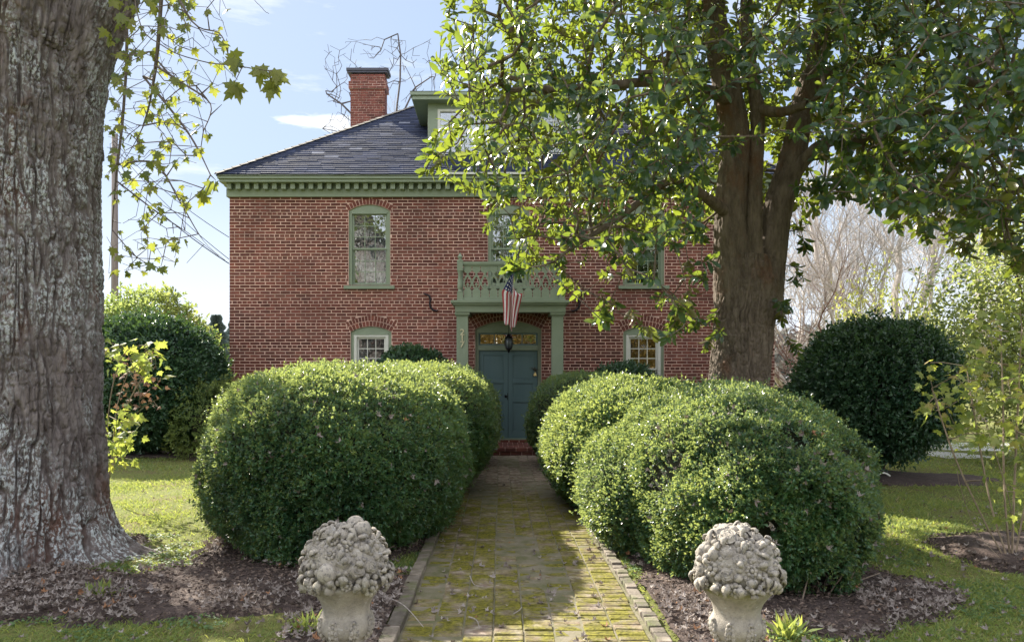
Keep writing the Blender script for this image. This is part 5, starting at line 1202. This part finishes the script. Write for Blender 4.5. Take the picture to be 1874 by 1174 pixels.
# evergreens and far things
M_scrub = leafmat('scrub_leaf', (.045, .075, .022), (.16, .19, .07), (.65, .70, .16), tw=.38, rough=.33, spec=.6)
def leafy(label, base, rad, zc, n, size, mat, seed, name='broadleaf_evergreen', group=None, nt=160, shape=None, stems=4, hollow=.5, per=None):
    t = thing(name, label, 'tree' if rad[2] > 1.3 else 'shrub', tuple(base), group); g = np.random.default_rng(seed); b0 = np.array(base, float)
    sn, sp_ = [], []
    for k in range(stems):
        a = 2*PI*k/stems+g.random(); prev = -1
        for q in range(7): f = q/6; sn.append(b0+np.array([math.cos(a)*rad[0]*.45*f**1.5, math.sin(a)*rad[1]*.45*f**1.5, -.03+f*(zc+rad[2]*.5)])); sp_.append(prev); prev = len(sn)-1
    u = unit(g.normal(size=(nt, 3)))*(g.random((nt, 1))**.4)*np.array(rad); tg = b0+[0, 0, zc]+u; tg = tg[tg[:, 2] > .25]
    arr, par, tips = grow((sn, sp_), tg, step=.25, jit=.05)
    branch_mb(arr, par, r0=.005, rmax=.07).build('branches', M_stem, t)
    tp = np.array([arr[i] for i, _ in tips]); td = unit(np.array([arr[i]-arr[par[i]] for i, _ in tips])); per = n//len(tp)
    ii = np.repeat(np.arange(len(tp)), per); m = len(ii); cl = max(rad)*.16
    pos = tp[ii]+g.normal(size=(m, 3))*cl*np.array([1, 1, .8]); pos[:, 2] = np.maximum(pos[:, 2], .05)
    cloud_obj('leaves', shape or _leaf_oval(), pos, unit(td[ii]+g.normal(size=(m, 3))*.8), unit(g.normal(size=(m, 3))+[0, 0, .8]), size*g.uniform(.7, 1.3, m), mat, t)
    return t
leafy('tall sun dappled evergreen with small pale leaves at the right edge', (10.2, 13.6, 0), (2.0, 1.6, 2.2), 2.5, 22000, .085, M_scrub, 51, nt=300)
leafy('loose sun dappled evergreen behind the dark holly on the right', (9.3, 16.8, 0), (1.4, 1.2, 1.2), 1.6, 7000, .085, M_scrub, 52, nt=200)
M_vine = leafmat('grape_like_leaf', (.10, .15, .035), (.24, .25, .06), (.60, .66, .10), tw=.45, rough=.55, c3=(.30, .22, .09), thr=.88)
def shrubby(label, base, stems, nt, box, leafn, size, seed, name='leafy_shrub', mat=None, r0=.003):
    t = thing(name, label, 'shrub', tuple(base)); g = np.random.default_rng(seed); sn, sp_ = [], []
    for pts, Ys in stems:
        c_ = poly(pts, Ys, 5); prev = -1
        for q in c_: sn.append(q); sp_.append(prev); prev = len(sn)-1
    tg = np.array([P(*[g.uniform(a, b_) for a, b_ in box[k % len(box)]]) for k in range(nt)])
    arr, par, tips = grow((sn, sp_), tg, step=.12, jit=.02)
    branch_mb(arr, par, r0=r0, power=2.6, rmax=.02).build('branches', M_vstem, t)
    tp = np.array([arr[i] for i, _ in tips]); ii = np.repeat(np.arange(len(tp)), leafn); m = len(ii)
    cloud_obj('leaves', _leaf_maple() if size < .2 else _leaf_oval(), tp[ii]+g.normal(size=(m, 3))*size*.6, unit(g.normal(size=(m, 3))*[.8, .8, .4]+[0, 0, -.5]), unit(g.normal(size=(m, 3))*.6+[0, -.5, .7]), size*g.uniform(.6, 1.25, m), mat or M_vine, t)
    return t
M_vstem = nmat('shrub_stem', (.20, .15, .10), (.30, .24, .17), scale=20, rough=.85, bump=.4)
shrubby('open shrub with yellowing lobed leaves on a mulch mound at the right edge', P(1848, 1030, 6.37),
        [([(1845, 1032), (1800, 950), (1745, 830), (1705, 710)], [6.37, 6.3, 6.2, 6.1]), ([(1848, 1032), (1815, 930), (1790, 800), (1770, 680)], [6.37]*4), ([(1850, 1032), (1838, 900), (1836, 760), (1832, 620)], [6.37, 6.4, 6.4, 6.4]), ([(1852, 1032), (1856, 900), (1862, 760), (1870, 600)], [6.37, 6.3, 6.2, 6.1]), ([(1855, 1032), (1880, 900), (1910, 740), (1930, 580)], [6.37]*4), ([(1842, 1032), (1790, 975), (1760, 900), (1752, 860)], [6.3]*4), ([(1855, 1030), (1850, 930), (1825, 840), (1800, 760)], [6.5]*4)],
        150, [((1770, 1900), (570, 760), (5.9, 6.8)), ((1780, 1930), (700, 900), (5.9, 6.8)), ((1700, 1800), (660, 800), (5.9, 6.6)), ((1840, 1950), (560, 980), (6, 6.8))], 4, .085, 61)
shrubby('thin sapling with yellow green lobed leaves against the right side of the maple trunk', P(196, 900, 8.2),
        [([(190, 960), (205, 830), (215, 740), (235, 680)], [8.2]*4), ([(190, 960), (200, 860), (225, 800), (240, 790)], [8.2]*4), ([(195, 960), (198, 760), (225, 650), (270, 630)], [8.0]*4)],
        60, [((195, 290), (620, 680), (7.8, 8.4)), ((195, 250), (740, 850), (7.8, 8.4))], 3, .11, 62, name='maple_sapling')
M_dryleaf = leafmat('dry_leaf', (.13, .07, .045), (.24, .14, .09), (.3, .16, .08), tw=.25, rough=.8)
shrubby('withered brown leafed branch shrub between the sapling and the left holly', P(240, 880, 9.5),
        [([(205, 860), (225, 760), (260, 690), (285, 650)], [9.5]*4), ([(205, 860), (230, 780), (262, 745), (288, 730)], [9.5]*4)], 40, [((215, 290), (650, 745), (9.2, 9.8))], 2, .08, 63, mat=M_dryleaf)

M_autumn = leafmat('autumn_leaf', (.10, .07, .02), (.22, .15, .04), (.55, .35, .06), tw=.35, rough=.6)
leafy('leafy tree across the street, mirrored in the left windows', (-9.5, -18, 0), (4.8, 3.5, 4.5), 6.0, 9000, .40, M_scrub, 71, nt=150, name='street_tree', group='trees across the street')
leafy('golden autumn tree across the street, mirrored over the front door', (.8, -22, 0), (4.2, 3.5, 4.5), 5.2, 9000, .40, M_autumn, 72, nt=150, name='street_tree', group='trees across the street')
leafy('leafy tree across the street, mirrored in the right windows', (10.5, -18, 0), (4.8, 3.5, 4.5), 5.6, 9000, .40, M_autumn, 73, nt=150, name='street_tree', group='trees across the street')
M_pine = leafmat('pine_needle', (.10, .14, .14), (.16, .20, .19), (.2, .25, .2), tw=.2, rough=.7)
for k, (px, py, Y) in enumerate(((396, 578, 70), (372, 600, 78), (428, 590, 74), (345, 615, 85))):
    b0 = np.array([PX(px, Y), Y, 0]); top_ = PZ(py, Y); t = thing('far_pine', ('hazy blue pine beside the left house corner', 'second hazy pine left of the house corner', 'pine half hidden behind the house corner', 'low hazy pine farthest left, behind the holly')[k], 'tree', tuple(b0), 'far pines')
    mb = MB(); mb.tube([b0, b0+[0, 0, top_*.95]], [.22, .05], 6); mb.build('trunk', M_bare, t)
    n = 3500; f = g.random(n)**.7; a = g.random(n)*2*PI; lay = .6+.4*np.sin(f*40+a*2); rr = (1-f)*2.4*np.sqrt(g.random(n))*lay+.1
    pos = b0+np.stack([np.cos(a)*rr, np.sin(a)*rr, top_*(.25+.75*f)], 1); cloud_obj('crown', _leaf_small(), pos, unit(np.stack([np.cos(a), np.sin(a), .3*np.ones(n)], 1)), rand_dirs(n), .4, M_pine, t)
# far wood along the horizon
n = 26000; x = g.uniform(-160, 170, n); y = g.uniform(105, 130, n); hgt = 5+5*fbm(np.stack([x*.05, y*0, y*0], 1), 3, 4)
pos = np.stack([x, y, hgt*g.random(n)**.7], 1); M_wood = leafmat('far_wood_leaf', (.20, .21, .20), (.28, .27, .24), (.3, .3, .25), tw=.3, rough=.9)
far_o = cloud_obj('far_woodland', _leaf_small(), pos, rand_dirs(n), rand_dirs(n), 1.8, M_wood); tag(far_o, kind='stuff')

# utility pole and wires
up = thing('utility_pole', 'weathered wooden utility pole right of the maple trunk', 'pole', (PX(210, 26), 26, 0))
mb = MB(); u0 = np.array(up.location); mb.tube([u0+[0, 0, -.3], u0+[0, 0, PZ(246, 26)]], [.13, .10], 12); mb.build('pole', nmat('pole_wood_grey', (.16, .13, .12), (.24, .21, .19), scale=12, rough=.9, stretch=(1, 1, .1)), up, smooth=True)
M_wire = plain('wire', (.02, .02, .025), 1.0, spec=0)
for k, (a, b_) in enumerate((((206, 255), (419, 434)), ((206, 262), (419, 474)), ((206, 300), (419, 482)))):
    p0, p1 = P(a[0], a[1], 26), P(b_[0], b_[1], YF+.5 if 0 else 18.0); mb = MB(); pts = [p0*(1-t)+p1*t-np.array([0, 0, .9*t*(1-t)]) for t in np.linspace(0, 1, 14)]
    mb.tube(pts, .008 if k < 2 else .012, 4); o = mb.build('overhead_wire', M_wire, origin=tuple(p0)); tag(o, ('upper service wire running from the pole to the house', 'middle service wire running from the pole to the house', 'thick lowest service wire sagging to the house')[k], 'wire', 'service wires')

# ------------------------------------------------------------------ stone urns
def stonemat(name, moss, speck):
    m, N, L, b = nodes(name)
    tc = N.new('ShaderNodeTexCoord')
    def nz(s, d=7):
        n = N.new('ShaderNodeTexNoise'); n.inputs['Scale'].default_value = s; n.inputs['Detail'].default_value = d; n.inputs['Roughness'].default_value = .65; L.new(tc.outputs['Object'], n.inputs['Vector']); return n.outputs['Fac']
    def rp(o, a, c_):
        mr = N.new('ShaderNodeMapRange'); mr.inputs['From Min'].default_value = a; mr.inputs['From Max'].default_value = c_; L.new(o, mr.inputs['Value']); return mr.outputs[0]
    def mix(f, a, c_):
        x = N.new('ShaderNodeMix'); x.data_type = 'RGBA'; L.new(f, x.inputs['Factor'])
        for k, v in ((6, a), (7, c_)):
            if isinstance(v, tuple): x.inputs[k].default_value = (*v, 1)
            else: L.new(v, x.inputs[k])
        return x.outputs[2]
    c = mix(rp(nz(9), .35, .65), (.27, .245, .215), (.44, .40, .345))
    sk = N.new('ShaderNodeMath'); sk.operation = 'MULTIPLY'; sk.inputs[1].default_value = speck; L.new(rp(nz(55, 9), .50, .62), sk.inputs[0]); c = mix(sk.outputs[0], c, (.17, .16, .155))
    c = mix(rp(nz(34, 8), .60, .70), c, (.50, .49, .47))
    sp = N.new('ShaderNodeSeparateXYZ'); L.new(tc.outputs['Object'], sp.inputs[0])
    gm = rp(nz(7), .50, .66); zr = N.new('ShaderNodeMapRange'); zr.inputs['From Min'].default_value = .50; zr.inputs['From Max'].default_value = .60; L.new(sp.outputs['Z'], zr.inputs['Value'])
    z2 = N.new('ShaderNodeMapRange'); z2.inputs['From Min'].default_value = .70; z2.inputs['From Max'].default_value = .63; L.new(sp.outputs['Z'], z2.inputs['Value'])
    a1 = N.new('ShaderNodeMath'); a1.operation = 'MULTIPLY'; L.new(gm, a1.inputs[0]); L.new(zr.outputs[0], a1.inputs[1]); a2 = N.new('ShaderNodeMath'); a2.operation = 'MULTIPLY'; L.new(a1.outputs[0], a2.inputs[0]); L.new(z2.outputs[0], a2.inputs[1])
    a3 = N.new('ShaderNodeMath'); a3.operation = 'MULTIPLY'; a3.inputs[1].default_value = moss; L.new(a2.outputs[0], a3.inputs[0]); c = mix(a3.outputs[0], c, (.20, .21, .04)); L.new(c, b.inputs['Base Color']); b.inputs['Roughness'].default_value = .95; b.inputs['Specular IOR Level'].default_value = .2
    bp = N.new('ShaderNodeBump'); bp.inputs['Strength'].default_value = .8; bp.inputs['Distance'].default_value = .007; L.new(nz(150), bp.inputs['Height']); L.new(bp.outputs[0], b.inputs['Normal'])
    return m
M_stone = stonemat('weathered_stone', .25, .9); M_stone_pale = stonemat('pale_cast_stone', .3, .3); M_stone_moss = stonemat('mossy_cast_stone', 1.0, .4)
def urn(label, x, y, seed, lean=0):
    rd = random.Random(seed); t = thing('stone_urn', label, 'urn', (0, 0, 0), 'stone urns flanking the walk')
    # bowl profile, local z 0 = ground
    prof = [(.082, .315), (.095, .322), (.098, .33), (.093, .336), (.112, .352), (.127, .375), (.133, .40), (.130, .425), (.118, .447), (.1135, .46), (.114, .475), (.118, .495), (.128, .52), (.145, .545), (.168, .575), (.190, .60), (.194, .612), (.17, .622)]
    b = MB(); b.lathe(prof, n=64, wob=lambda a, z: .008*math.sin(a*3+seed)); b.build('bowl', M_stone_moss if seed == 9 else M_stone_pale, t, smooth=True, local=True)
    f = MB(); f.lathe([(.15, 0), (.15, .08), (.13, .09), (.13, .11), (.10, .14), (.075, .17), (.065, .22), (.06, .27), (.068, .29), (.085, .30), (.088, .31), (.08, .316)], n=48); f.box(-.17, .17, -.17, .17, -.05, .02); f.build('foot', M_stone, t, smooth=True, local=True, angle=40)
    # carved acanthus leaves round the bulge
    ac = MB()
    for k in range(8):
        a = 2*PI*k/8+.2
        for (dz, r_, s_) in ((.0, .114, .018), (.020, .126, .020), (.040, .131, .021), (.060, .130, .019), (.078, .127, .015)):
            for sgn in (-1, 0, 1):
                aa = a+sgn*.13*(1-dz*3); ac.sphere((r_*math.cos(aa), r_*math.sin(aa), .348+dz+(0 if sgn else .006)), s_*.72, 8, sc=(.75, .75, 1.15))
        ac.sphere((.128*math.cos(a), .128*math.sin(a), .437), .013, 8, sc=(1, 1, .7))
    ac.build('carved_leaf_band', M_stone, t, smooth=True, local=True)
    # heaped fruit and flowers
    bo = MB(); cz = .625; RX, RZ_ = .192, .240
    bo.lathe([(.16, -.01), (.18, .02), (.19, .06), (.18, .12), (.155, .165), (.11, .205), (.05, .228), (.005, .236)], (0, 0, cz), 28, wob=lambda a, z: .03*math.sin(a*5+z*30))
    def frame(th, ph):
        n_ = Vector((math.cos(ph)*math.cos(th), math.cos(ph)*math.sin(th), math.sin(ph))); p = Vector((n_.x*RX, n_.y*RX, cz+.01+n_.z*RZ_)); e1 = Vector((-math.sin(th), math.cos(th), 0)); return p, n_, e1, n_.cross(e1)
    items = []
    tr = 0
    while len(items) < 420 and tr < 16000:
        tr += 1; th = rd.uniform(0, 2*PI); ph = math.asin(rd.uniform(-.12, .99)); sz = rd.choice([.030, .026, .022, .018, .015]) if len(items) > 40 else rd.choice([.046, .042, .037, .033]); p, n_, e1, e2 = frame(th, ph)
        if all((p-q[0]).length > (sz+q[1])*.86 for q in items): items.append((p, sz, n_, e1, e2))
    for (p, sz, n_, e1, e2) in items:
        kind = rd.random(); c0 = p+n_*sz*.15
        if sz >= .030 and kind < .45:       # rose: petals coiled round a bud
            nr, na = 9, 26; vs = [c0+n_*sz*.5]; ph0 = rd.uniform(0, 6)
            for i in range(1, nr+1):
                r_ = i/nr
                for q in range(na):
                    a = 2*PI*q/na; rr_ = sz*1.08*r_*(1+.07*r_*math.cos(5*a+ph0)); w_ = (r_*3.1-a/(2*PI)+ph0) % 1; hh = .55*(1-r_**2.2)-.35*max(0, r_-.8)*4+.42*(w_**2.2)*(.4+r_)
                    vs.append(c0+(e1*math.cos(a)+e2*math.sin(a))*rr_+n_*sz*hh*.9)
            fs = [(0, 1+q, 1+(q+1) % na) for q in range(na)]
            for i in range(nr-1):
                for q in range(na): u_ = 1+i*na; v_ = (q+1) % na; fs.append((u_+q, u_+na+q, u_+na+v_, u_+v_))
            bo.add(vs, fs)
        elif sz >= .034 and kind < .62:     # grapes
            for q in range(16):
                a, u = rd.uniform(0, 2*PI), rd.uniform(0, 1)**.5; bo.sphere(c0+(e1*math.cos(a)+e2*math.sin(a))*sz*u*.95+n_*sz*.55*(1-u*u), sz*.27, 7)
        elif sz >= .03 and kind < .75:      # daisy
            for q in range(8):
                a = 2*PI*q/8; bo.sphere(c0+(e1*math.cos(a)+e2*math.sin(a))*sz*.62, sz*.33, 7)
            bo.sphere(c0+n_*sz*.2, sz*.34, 8)
        elif kind < .88: bo.sphere(c0, sz*1.02, 12, sc=(1, 1, rd.uniform(.85, 1.15)))
        else:
            bo.sphere(c0, sz*.75, 9)
            for q in range(5): a = rd.uniform(0, 2*PI); bo.sphere(c0+(e1*math.cos(a)+e2*math.sin(a))*sz*.7, sz*.45, 7)
    def leaf(p, n_, d, L_, W_):
        p, n_, d = Vector(p), Vector(n_).normalized(), Vector(d).normalized(); s_ = d.cross(n_).normalized(); N_ = 6; vs = []
        for k in range(N_+1):
            f = k/N_; w_ = W_*math.sin(PI*min(1, f*.93+.07))**.8*(1 if k < N_ else 0)+.0008; q = p+d*L_*f+n_*(.018*math.sin(PI*f)-.02*f*f)
            vs += [q-s_*w_+n_*.004, q-n_*-.009, q+s_*w_+n_*.004, q-n_*.009]
        fs = []
        for k in range(N_):
            a = 4*k
            for i in range(4): j = (i+1) % 4; fs.append((a+i, a+j, a+4+j, a+4+i))
        fs += [(3, 2, 1, 0), tuple(4*N_+i for i in range(4))]; bo.add(vs, fs)
    for k in range(22):                     # stone leaves drooping round the rim
        th = 2*PI*k/22+rd.uniform(-.1, .1); p, n_, e1, e2 = frame(th, rd.uniform(.02, .2)); leaf(p+n_*.012, n_+Vector((0, 0, .4)), n_*.45+e1*rd.uniform(-.5, .5)+Vector((0, 0, -1)), rd.uniform(.045, .07), rd.uniform(.018, .026))
    for k in range(56):
        p, n_, e1, e2 = frame(rd.uniform(0, 2*PI), rd.uniform(.0, 1.3)); a = rd.uniform(0, 2*PI); leaf(p+n_*.026, n_, e1*math.cos(a)+e2*math.sin(a)-n_*.25, rd.uniform(.045, .07), .016)
    bo.build('fruit_and_flowers', M_stone, t, smooth=True, local=True)
    t.location = (x, y, -.03 if seed == 9 else 0); t.rotation_euler = (lean*.5, lean, rd.uniform(0, 6))
    return t
urn('stone urn heaped with carved fruit and flowers, left of the walk', -.755, 3.62, 4)
urn('stone urn heaped with carved fruit, moss stained under its rim, right of the walk', 1.175, 3.68, 9, lean=.0)

# ------------------------------------------------------------------ grass, fallen leaves, twigs
M_grass = leafmat('grass_blade', (.08, .15, .045), (.24, .28, .08), (.62, .66, .12), tw=.38, rough=.6, c3=(.32, .26, .15), thr=.93)
def grass(nm_, x0, x1, y0, y1, n, h, w_):
    x = g.uniform(x0, x1, n); y = y0+(y1-y0)*g.random(n); m = bedmask(x, y); d = (fbm(np.stack([x*1.3, y*1.3, x*0], 1), 3, 2))
    keep = (m < -.02+.10*g.random(n)**3) & (np.abs(x-.16) > .89) & (g.random(n) < np.clip((d-.25)*2.6, .2, 1)) & (np.abs(x) < y*.74+.4)
    keep |= (m > 0) & (g.random(n) < .13*(d > .5)+.02) & (np.abs(x-.16) > .89) & (np.abs(x) < y*.74+.4)
    x, y = x[keep], y[keep]; m = len(x); a = g.random(m)*2*PI; tilt = g.uniform(.15, 1.1, m)
    dr = unit(np.stack([np.cos(a)*tilt, np.sin(a)*tilt, np.ones(m)], 1)); nmv = unit(np.stack([np.cos(a+g.normal(size=m)*.8), np.sin(a), .6*np.ones(m)], 1))
    pos = np.stack([x, y, heights(x, y)-.004], 1)
    V, Fs = leafcloud(_blade(), pos, dr, nmv, h*g.uniform(.5, 1.3, m)*(.7+.6*d[keep]), w_); return V, Fs[0], g.random(m)
parts = [grass('', -6, 6, 3.3, 7.2, 210000, .042, .13), grass('', -9, 9, 7.2, 12.5, 160000, .05, .17), grass('', -14, 14, 12.5, 19, 80000, .06, .22)]
off = 0; Vs, Fs_, Rn = [], [], []
for V, Fq, r_ in parts: Vs.append(V); Fs_.append(Fq+off); off += len(V); Rn.append(r_)
tag(npmesh('grass', np.concatenate(Vs), [np.concatenate(Fs_)], M_grass, attrs={'rnd': np.concatenate(Rn)}), kind='stuff')
# low clover like cover in the near shade
n = 60000; x = g.uniform(-5, 5.5, n); y = g.uniform(3.4, 7.5, n); m = bedmask(x, y); d = fbm(np.stack([x*2, y*2, x*0+3], 1), 3, 12); keep = (m < .0) & (d > .5) & (np.abs(x-.16) > .89) & (np.abs(x) < y*.74+.3)
pos = np.stack([x, y, heights(x, y)+g.uniform(.005, .03, n)], 1)[keep]; k_ = len(pos); a = g.random(k_)*2*PI
M_clover = leafmat('clover_leaf', (.05, .11, .04), (.10, .17, .06), (.35, .5, .08), tw=.3, rough=.55)
tag(cloud_obj('clover', _leaf_oval(), pos, np.stack([np.cos(a), np.sin(a), .1+0*a], 1), unit(g.normal(size=(k_, 3))*.3+[0, 0, 1]), .022*g.uniform(.7, 1.4, k_), M_clover, width=1.6), kind='stuff')
# fallen leaves: pale, curled
M_litter = leafmat('fallen_leaf', (.13, .10, .085), (.36, .32, .30), (.3, .2, .12), tw=.12, rough=.8, c3=(.28, .14, .07), thr=.96)
def _leaf_curl():
    V, F_ = _leaf_maple(); V = V.copy(); V[:, 2] = .9*V[:, 0]**2*2+.5*(V[:, 1]-.4)**2; V[:, 0] *= .75; return V, F_
def litter(n, x0, x1, y0, y1, inbed=True):
    x = g.uniform(x0, x1, n); y = g.uniform(y0, y1, n); m = bedmask(x, y); c_ = fbm(np.stack([x*1.4, y*1.4, x*0+8], 1), 3, 44); onwalk = np.abs(x-.18) < .9
    keep = np.where(onwalk, g.random(n) < .05, np.where(m > 0, g.random(n) < np.clip((c_-.38)*4, .04, 1), g.random(n) < .07)) & (np.abs(x) < y*.74+.3)
    x, y, m = x[keep], y[keep], m[keep]; z = heights(x, y)+np.where(np.abs(x-.16) < .87, .02, np.where(m > 0, .045+np.clip(m*.35, 0, .04), .03)); return np.stack([x, y, z], 1)
pos = np.concatenate([litter(20000, -5, 4, 3.6, 7.2), litter(3600, 1, 7, 4, 9), litter(3200, -6, 6, 7, 12), litter(2500, -9, -5.5, 15, 18)]); k_ = len(pos); a = g.random(k_)*2*PI
tag(cloud_obj('fallen_leaves', _leaf_curl(), pos, np.stack([np.cos(a), np.sin(a), .15*g.normal(size=k_)], 1), unit(g.normal(size=(k_, 3))*.55+[0, 0, 1]), g.uniform(.02, .07, k_), M_litter), kind='stuff')
n = 60000; x = g.uniform(-5, 6.5, n); y = g.uniform(3.5, 8.5, n); m = bedmask(x, y); keep = (m > 0) & (np.abs(x) < y*.74+.3); x, y, m = x[keep], y[keep], m[keep]; k_ = len(x); a = g.random(k_)*2*PI
M_chip = leafmat('bark_chip', (.045, .030, .025), (.17, .125, .10), (.1, .05, .03), tw=.02, rough=.95)
tag(cloud_obj('bark_chips', _leaf_small(), np.stack([x, y, heights(x, y)+.012+np.clip(m*.35, 0, .045)+g.uniform(0, .018, k_)], 1), np.stack([np.cos(a), np.sin(a), .3*g.normal(size=k_)], 1), unit(g.normal(size=(k_, 3))*.5+[0, 0, 1]), g.uniform(.015, .05, k_), M_chip, width=.8), kind='stuff')
# leaves caught on the boxwoods
def caught(bc, rad, e, seed, amp, flat, lumps, k_):
    u = unit(g.normal(size=(k_*3, 3))+[0, -.5, .35]); p_ = bush_shape(u, np.array(bc), np.array(rad)*1.012, e, seed, amp, flat, lumps); return p_[p_[:, 2] > .3][:k_]
pos = np.concatenate([caught(*HB1, 2.35, 11, .11, .24, 1.4, 190), caught(*HB2, 2.2, 12, .12, .26, 1.9, 320)])
tag(cloud_obj('caught_leaves', _leaf_curl(), pos, rand_dirs(len(pos)), unit(rand_dirs(len(pos))+[0, -.6, .6]), g.uniform(.03, .075, len(pos)), M_litter), kind='stuff')
# twigs on the ground
M_twig = nmat('dead_twig', (.22, .19, .17), (.36, .32, .29), scale=30, rough=.9, bump=.3)
def twig(pts, r, label, Y0=None):
    w_ = [np.array([PX(px, 1.6*F/(py-690)), 1.6*F/(py-690), z]) for px, py, z in pts]; c_, _ = catmull(w_, np.ones(len(w_)), 4); mb = MB(); mb.tube(c_, list(np.linspace(r, r*.4, len(c_))), 5); o = mb.build('fallen_twig', M_twig, origin=tuple(w_[0])); tag(o, label, 'twig', 'twigs on the ground')
twig([(680, 1088, .09), (705, 1110, .08), (740, 1135, .10), (775, 1155, .03)], .006, 'long forked twig lying over the left kerb beside the urn')
twig([(860, 1060, .03), (868, 1076, .03), (885, 1080, .03)], .005, 'bent twig in the middle of the mossy walk')
twig([(858, 1136, .03), (872, 1142, .03), (878, 1158, .03)], .005, 'pale hooked twig low on the walk')
twig([(0, 1120, .06), (20, 1126, .05), (38, 1132, .05)], .008, 'short twig at the bottom left corner')
twig([(70, 1075, .07), (100, 1074, .07), (130, 1065, .07)], .007, 'straight twig on the mulch before the maple roots')
twig([(940, 1130, .03), (950, 1124, .03), (955, 1118, .03)], .005, 'small pale twig on the walk left of the sunlit patch')
# white wire hoop by the holly
mb = MB(); hp = P(1592, 887, 11.0); c_ = [hp+np.array([.30*u, 0, -hp[2]+.02+.16*math.sin(PI*min(1, u*.75+.0))]) for u in np.linspace(0, 1, 12)]; mb.tube(c_, .012, 6); tag(mb.build('wire_hoop', M_white, smooth=True, origin=tuple(hp)), 'thin white hoop arching out of the mulch beside the right boxwood', 'hoop')
# tufts of longer grass
for k, (px, py, lab) in enumerate(((1440, 1168, 'bright tuft of long grass beside the right urn'), (185, 1100, 'tuft of long grass on the mulch before the maple trunk'), (560, 1165, 'pale tuft of long grass left of the left urn'))):
    Y = 1.6*F/(py-690); b0 = np.array([PX(px, Y), Y, .02]); n = 110; a = g.random(n)*2*PI; t_ = g.uniform(.2, 1.3, n); dr = unit(np.stack([np.cos(a)*t_, np.sin(a)*t_, np.ones(n)], 1)); pos = b0+np.stack([g.normal(size=n)*.04, g.normal(size=n)*.04, np.zeros(n)], 1)
    tag(cloud_obj('grass_tuft', _blade(), pos, dr, rand_dirs(n), g.uniform(.07, .15, n), M_grass, width=.06, origin=tuple(b0)), lab, 'grass tuft')
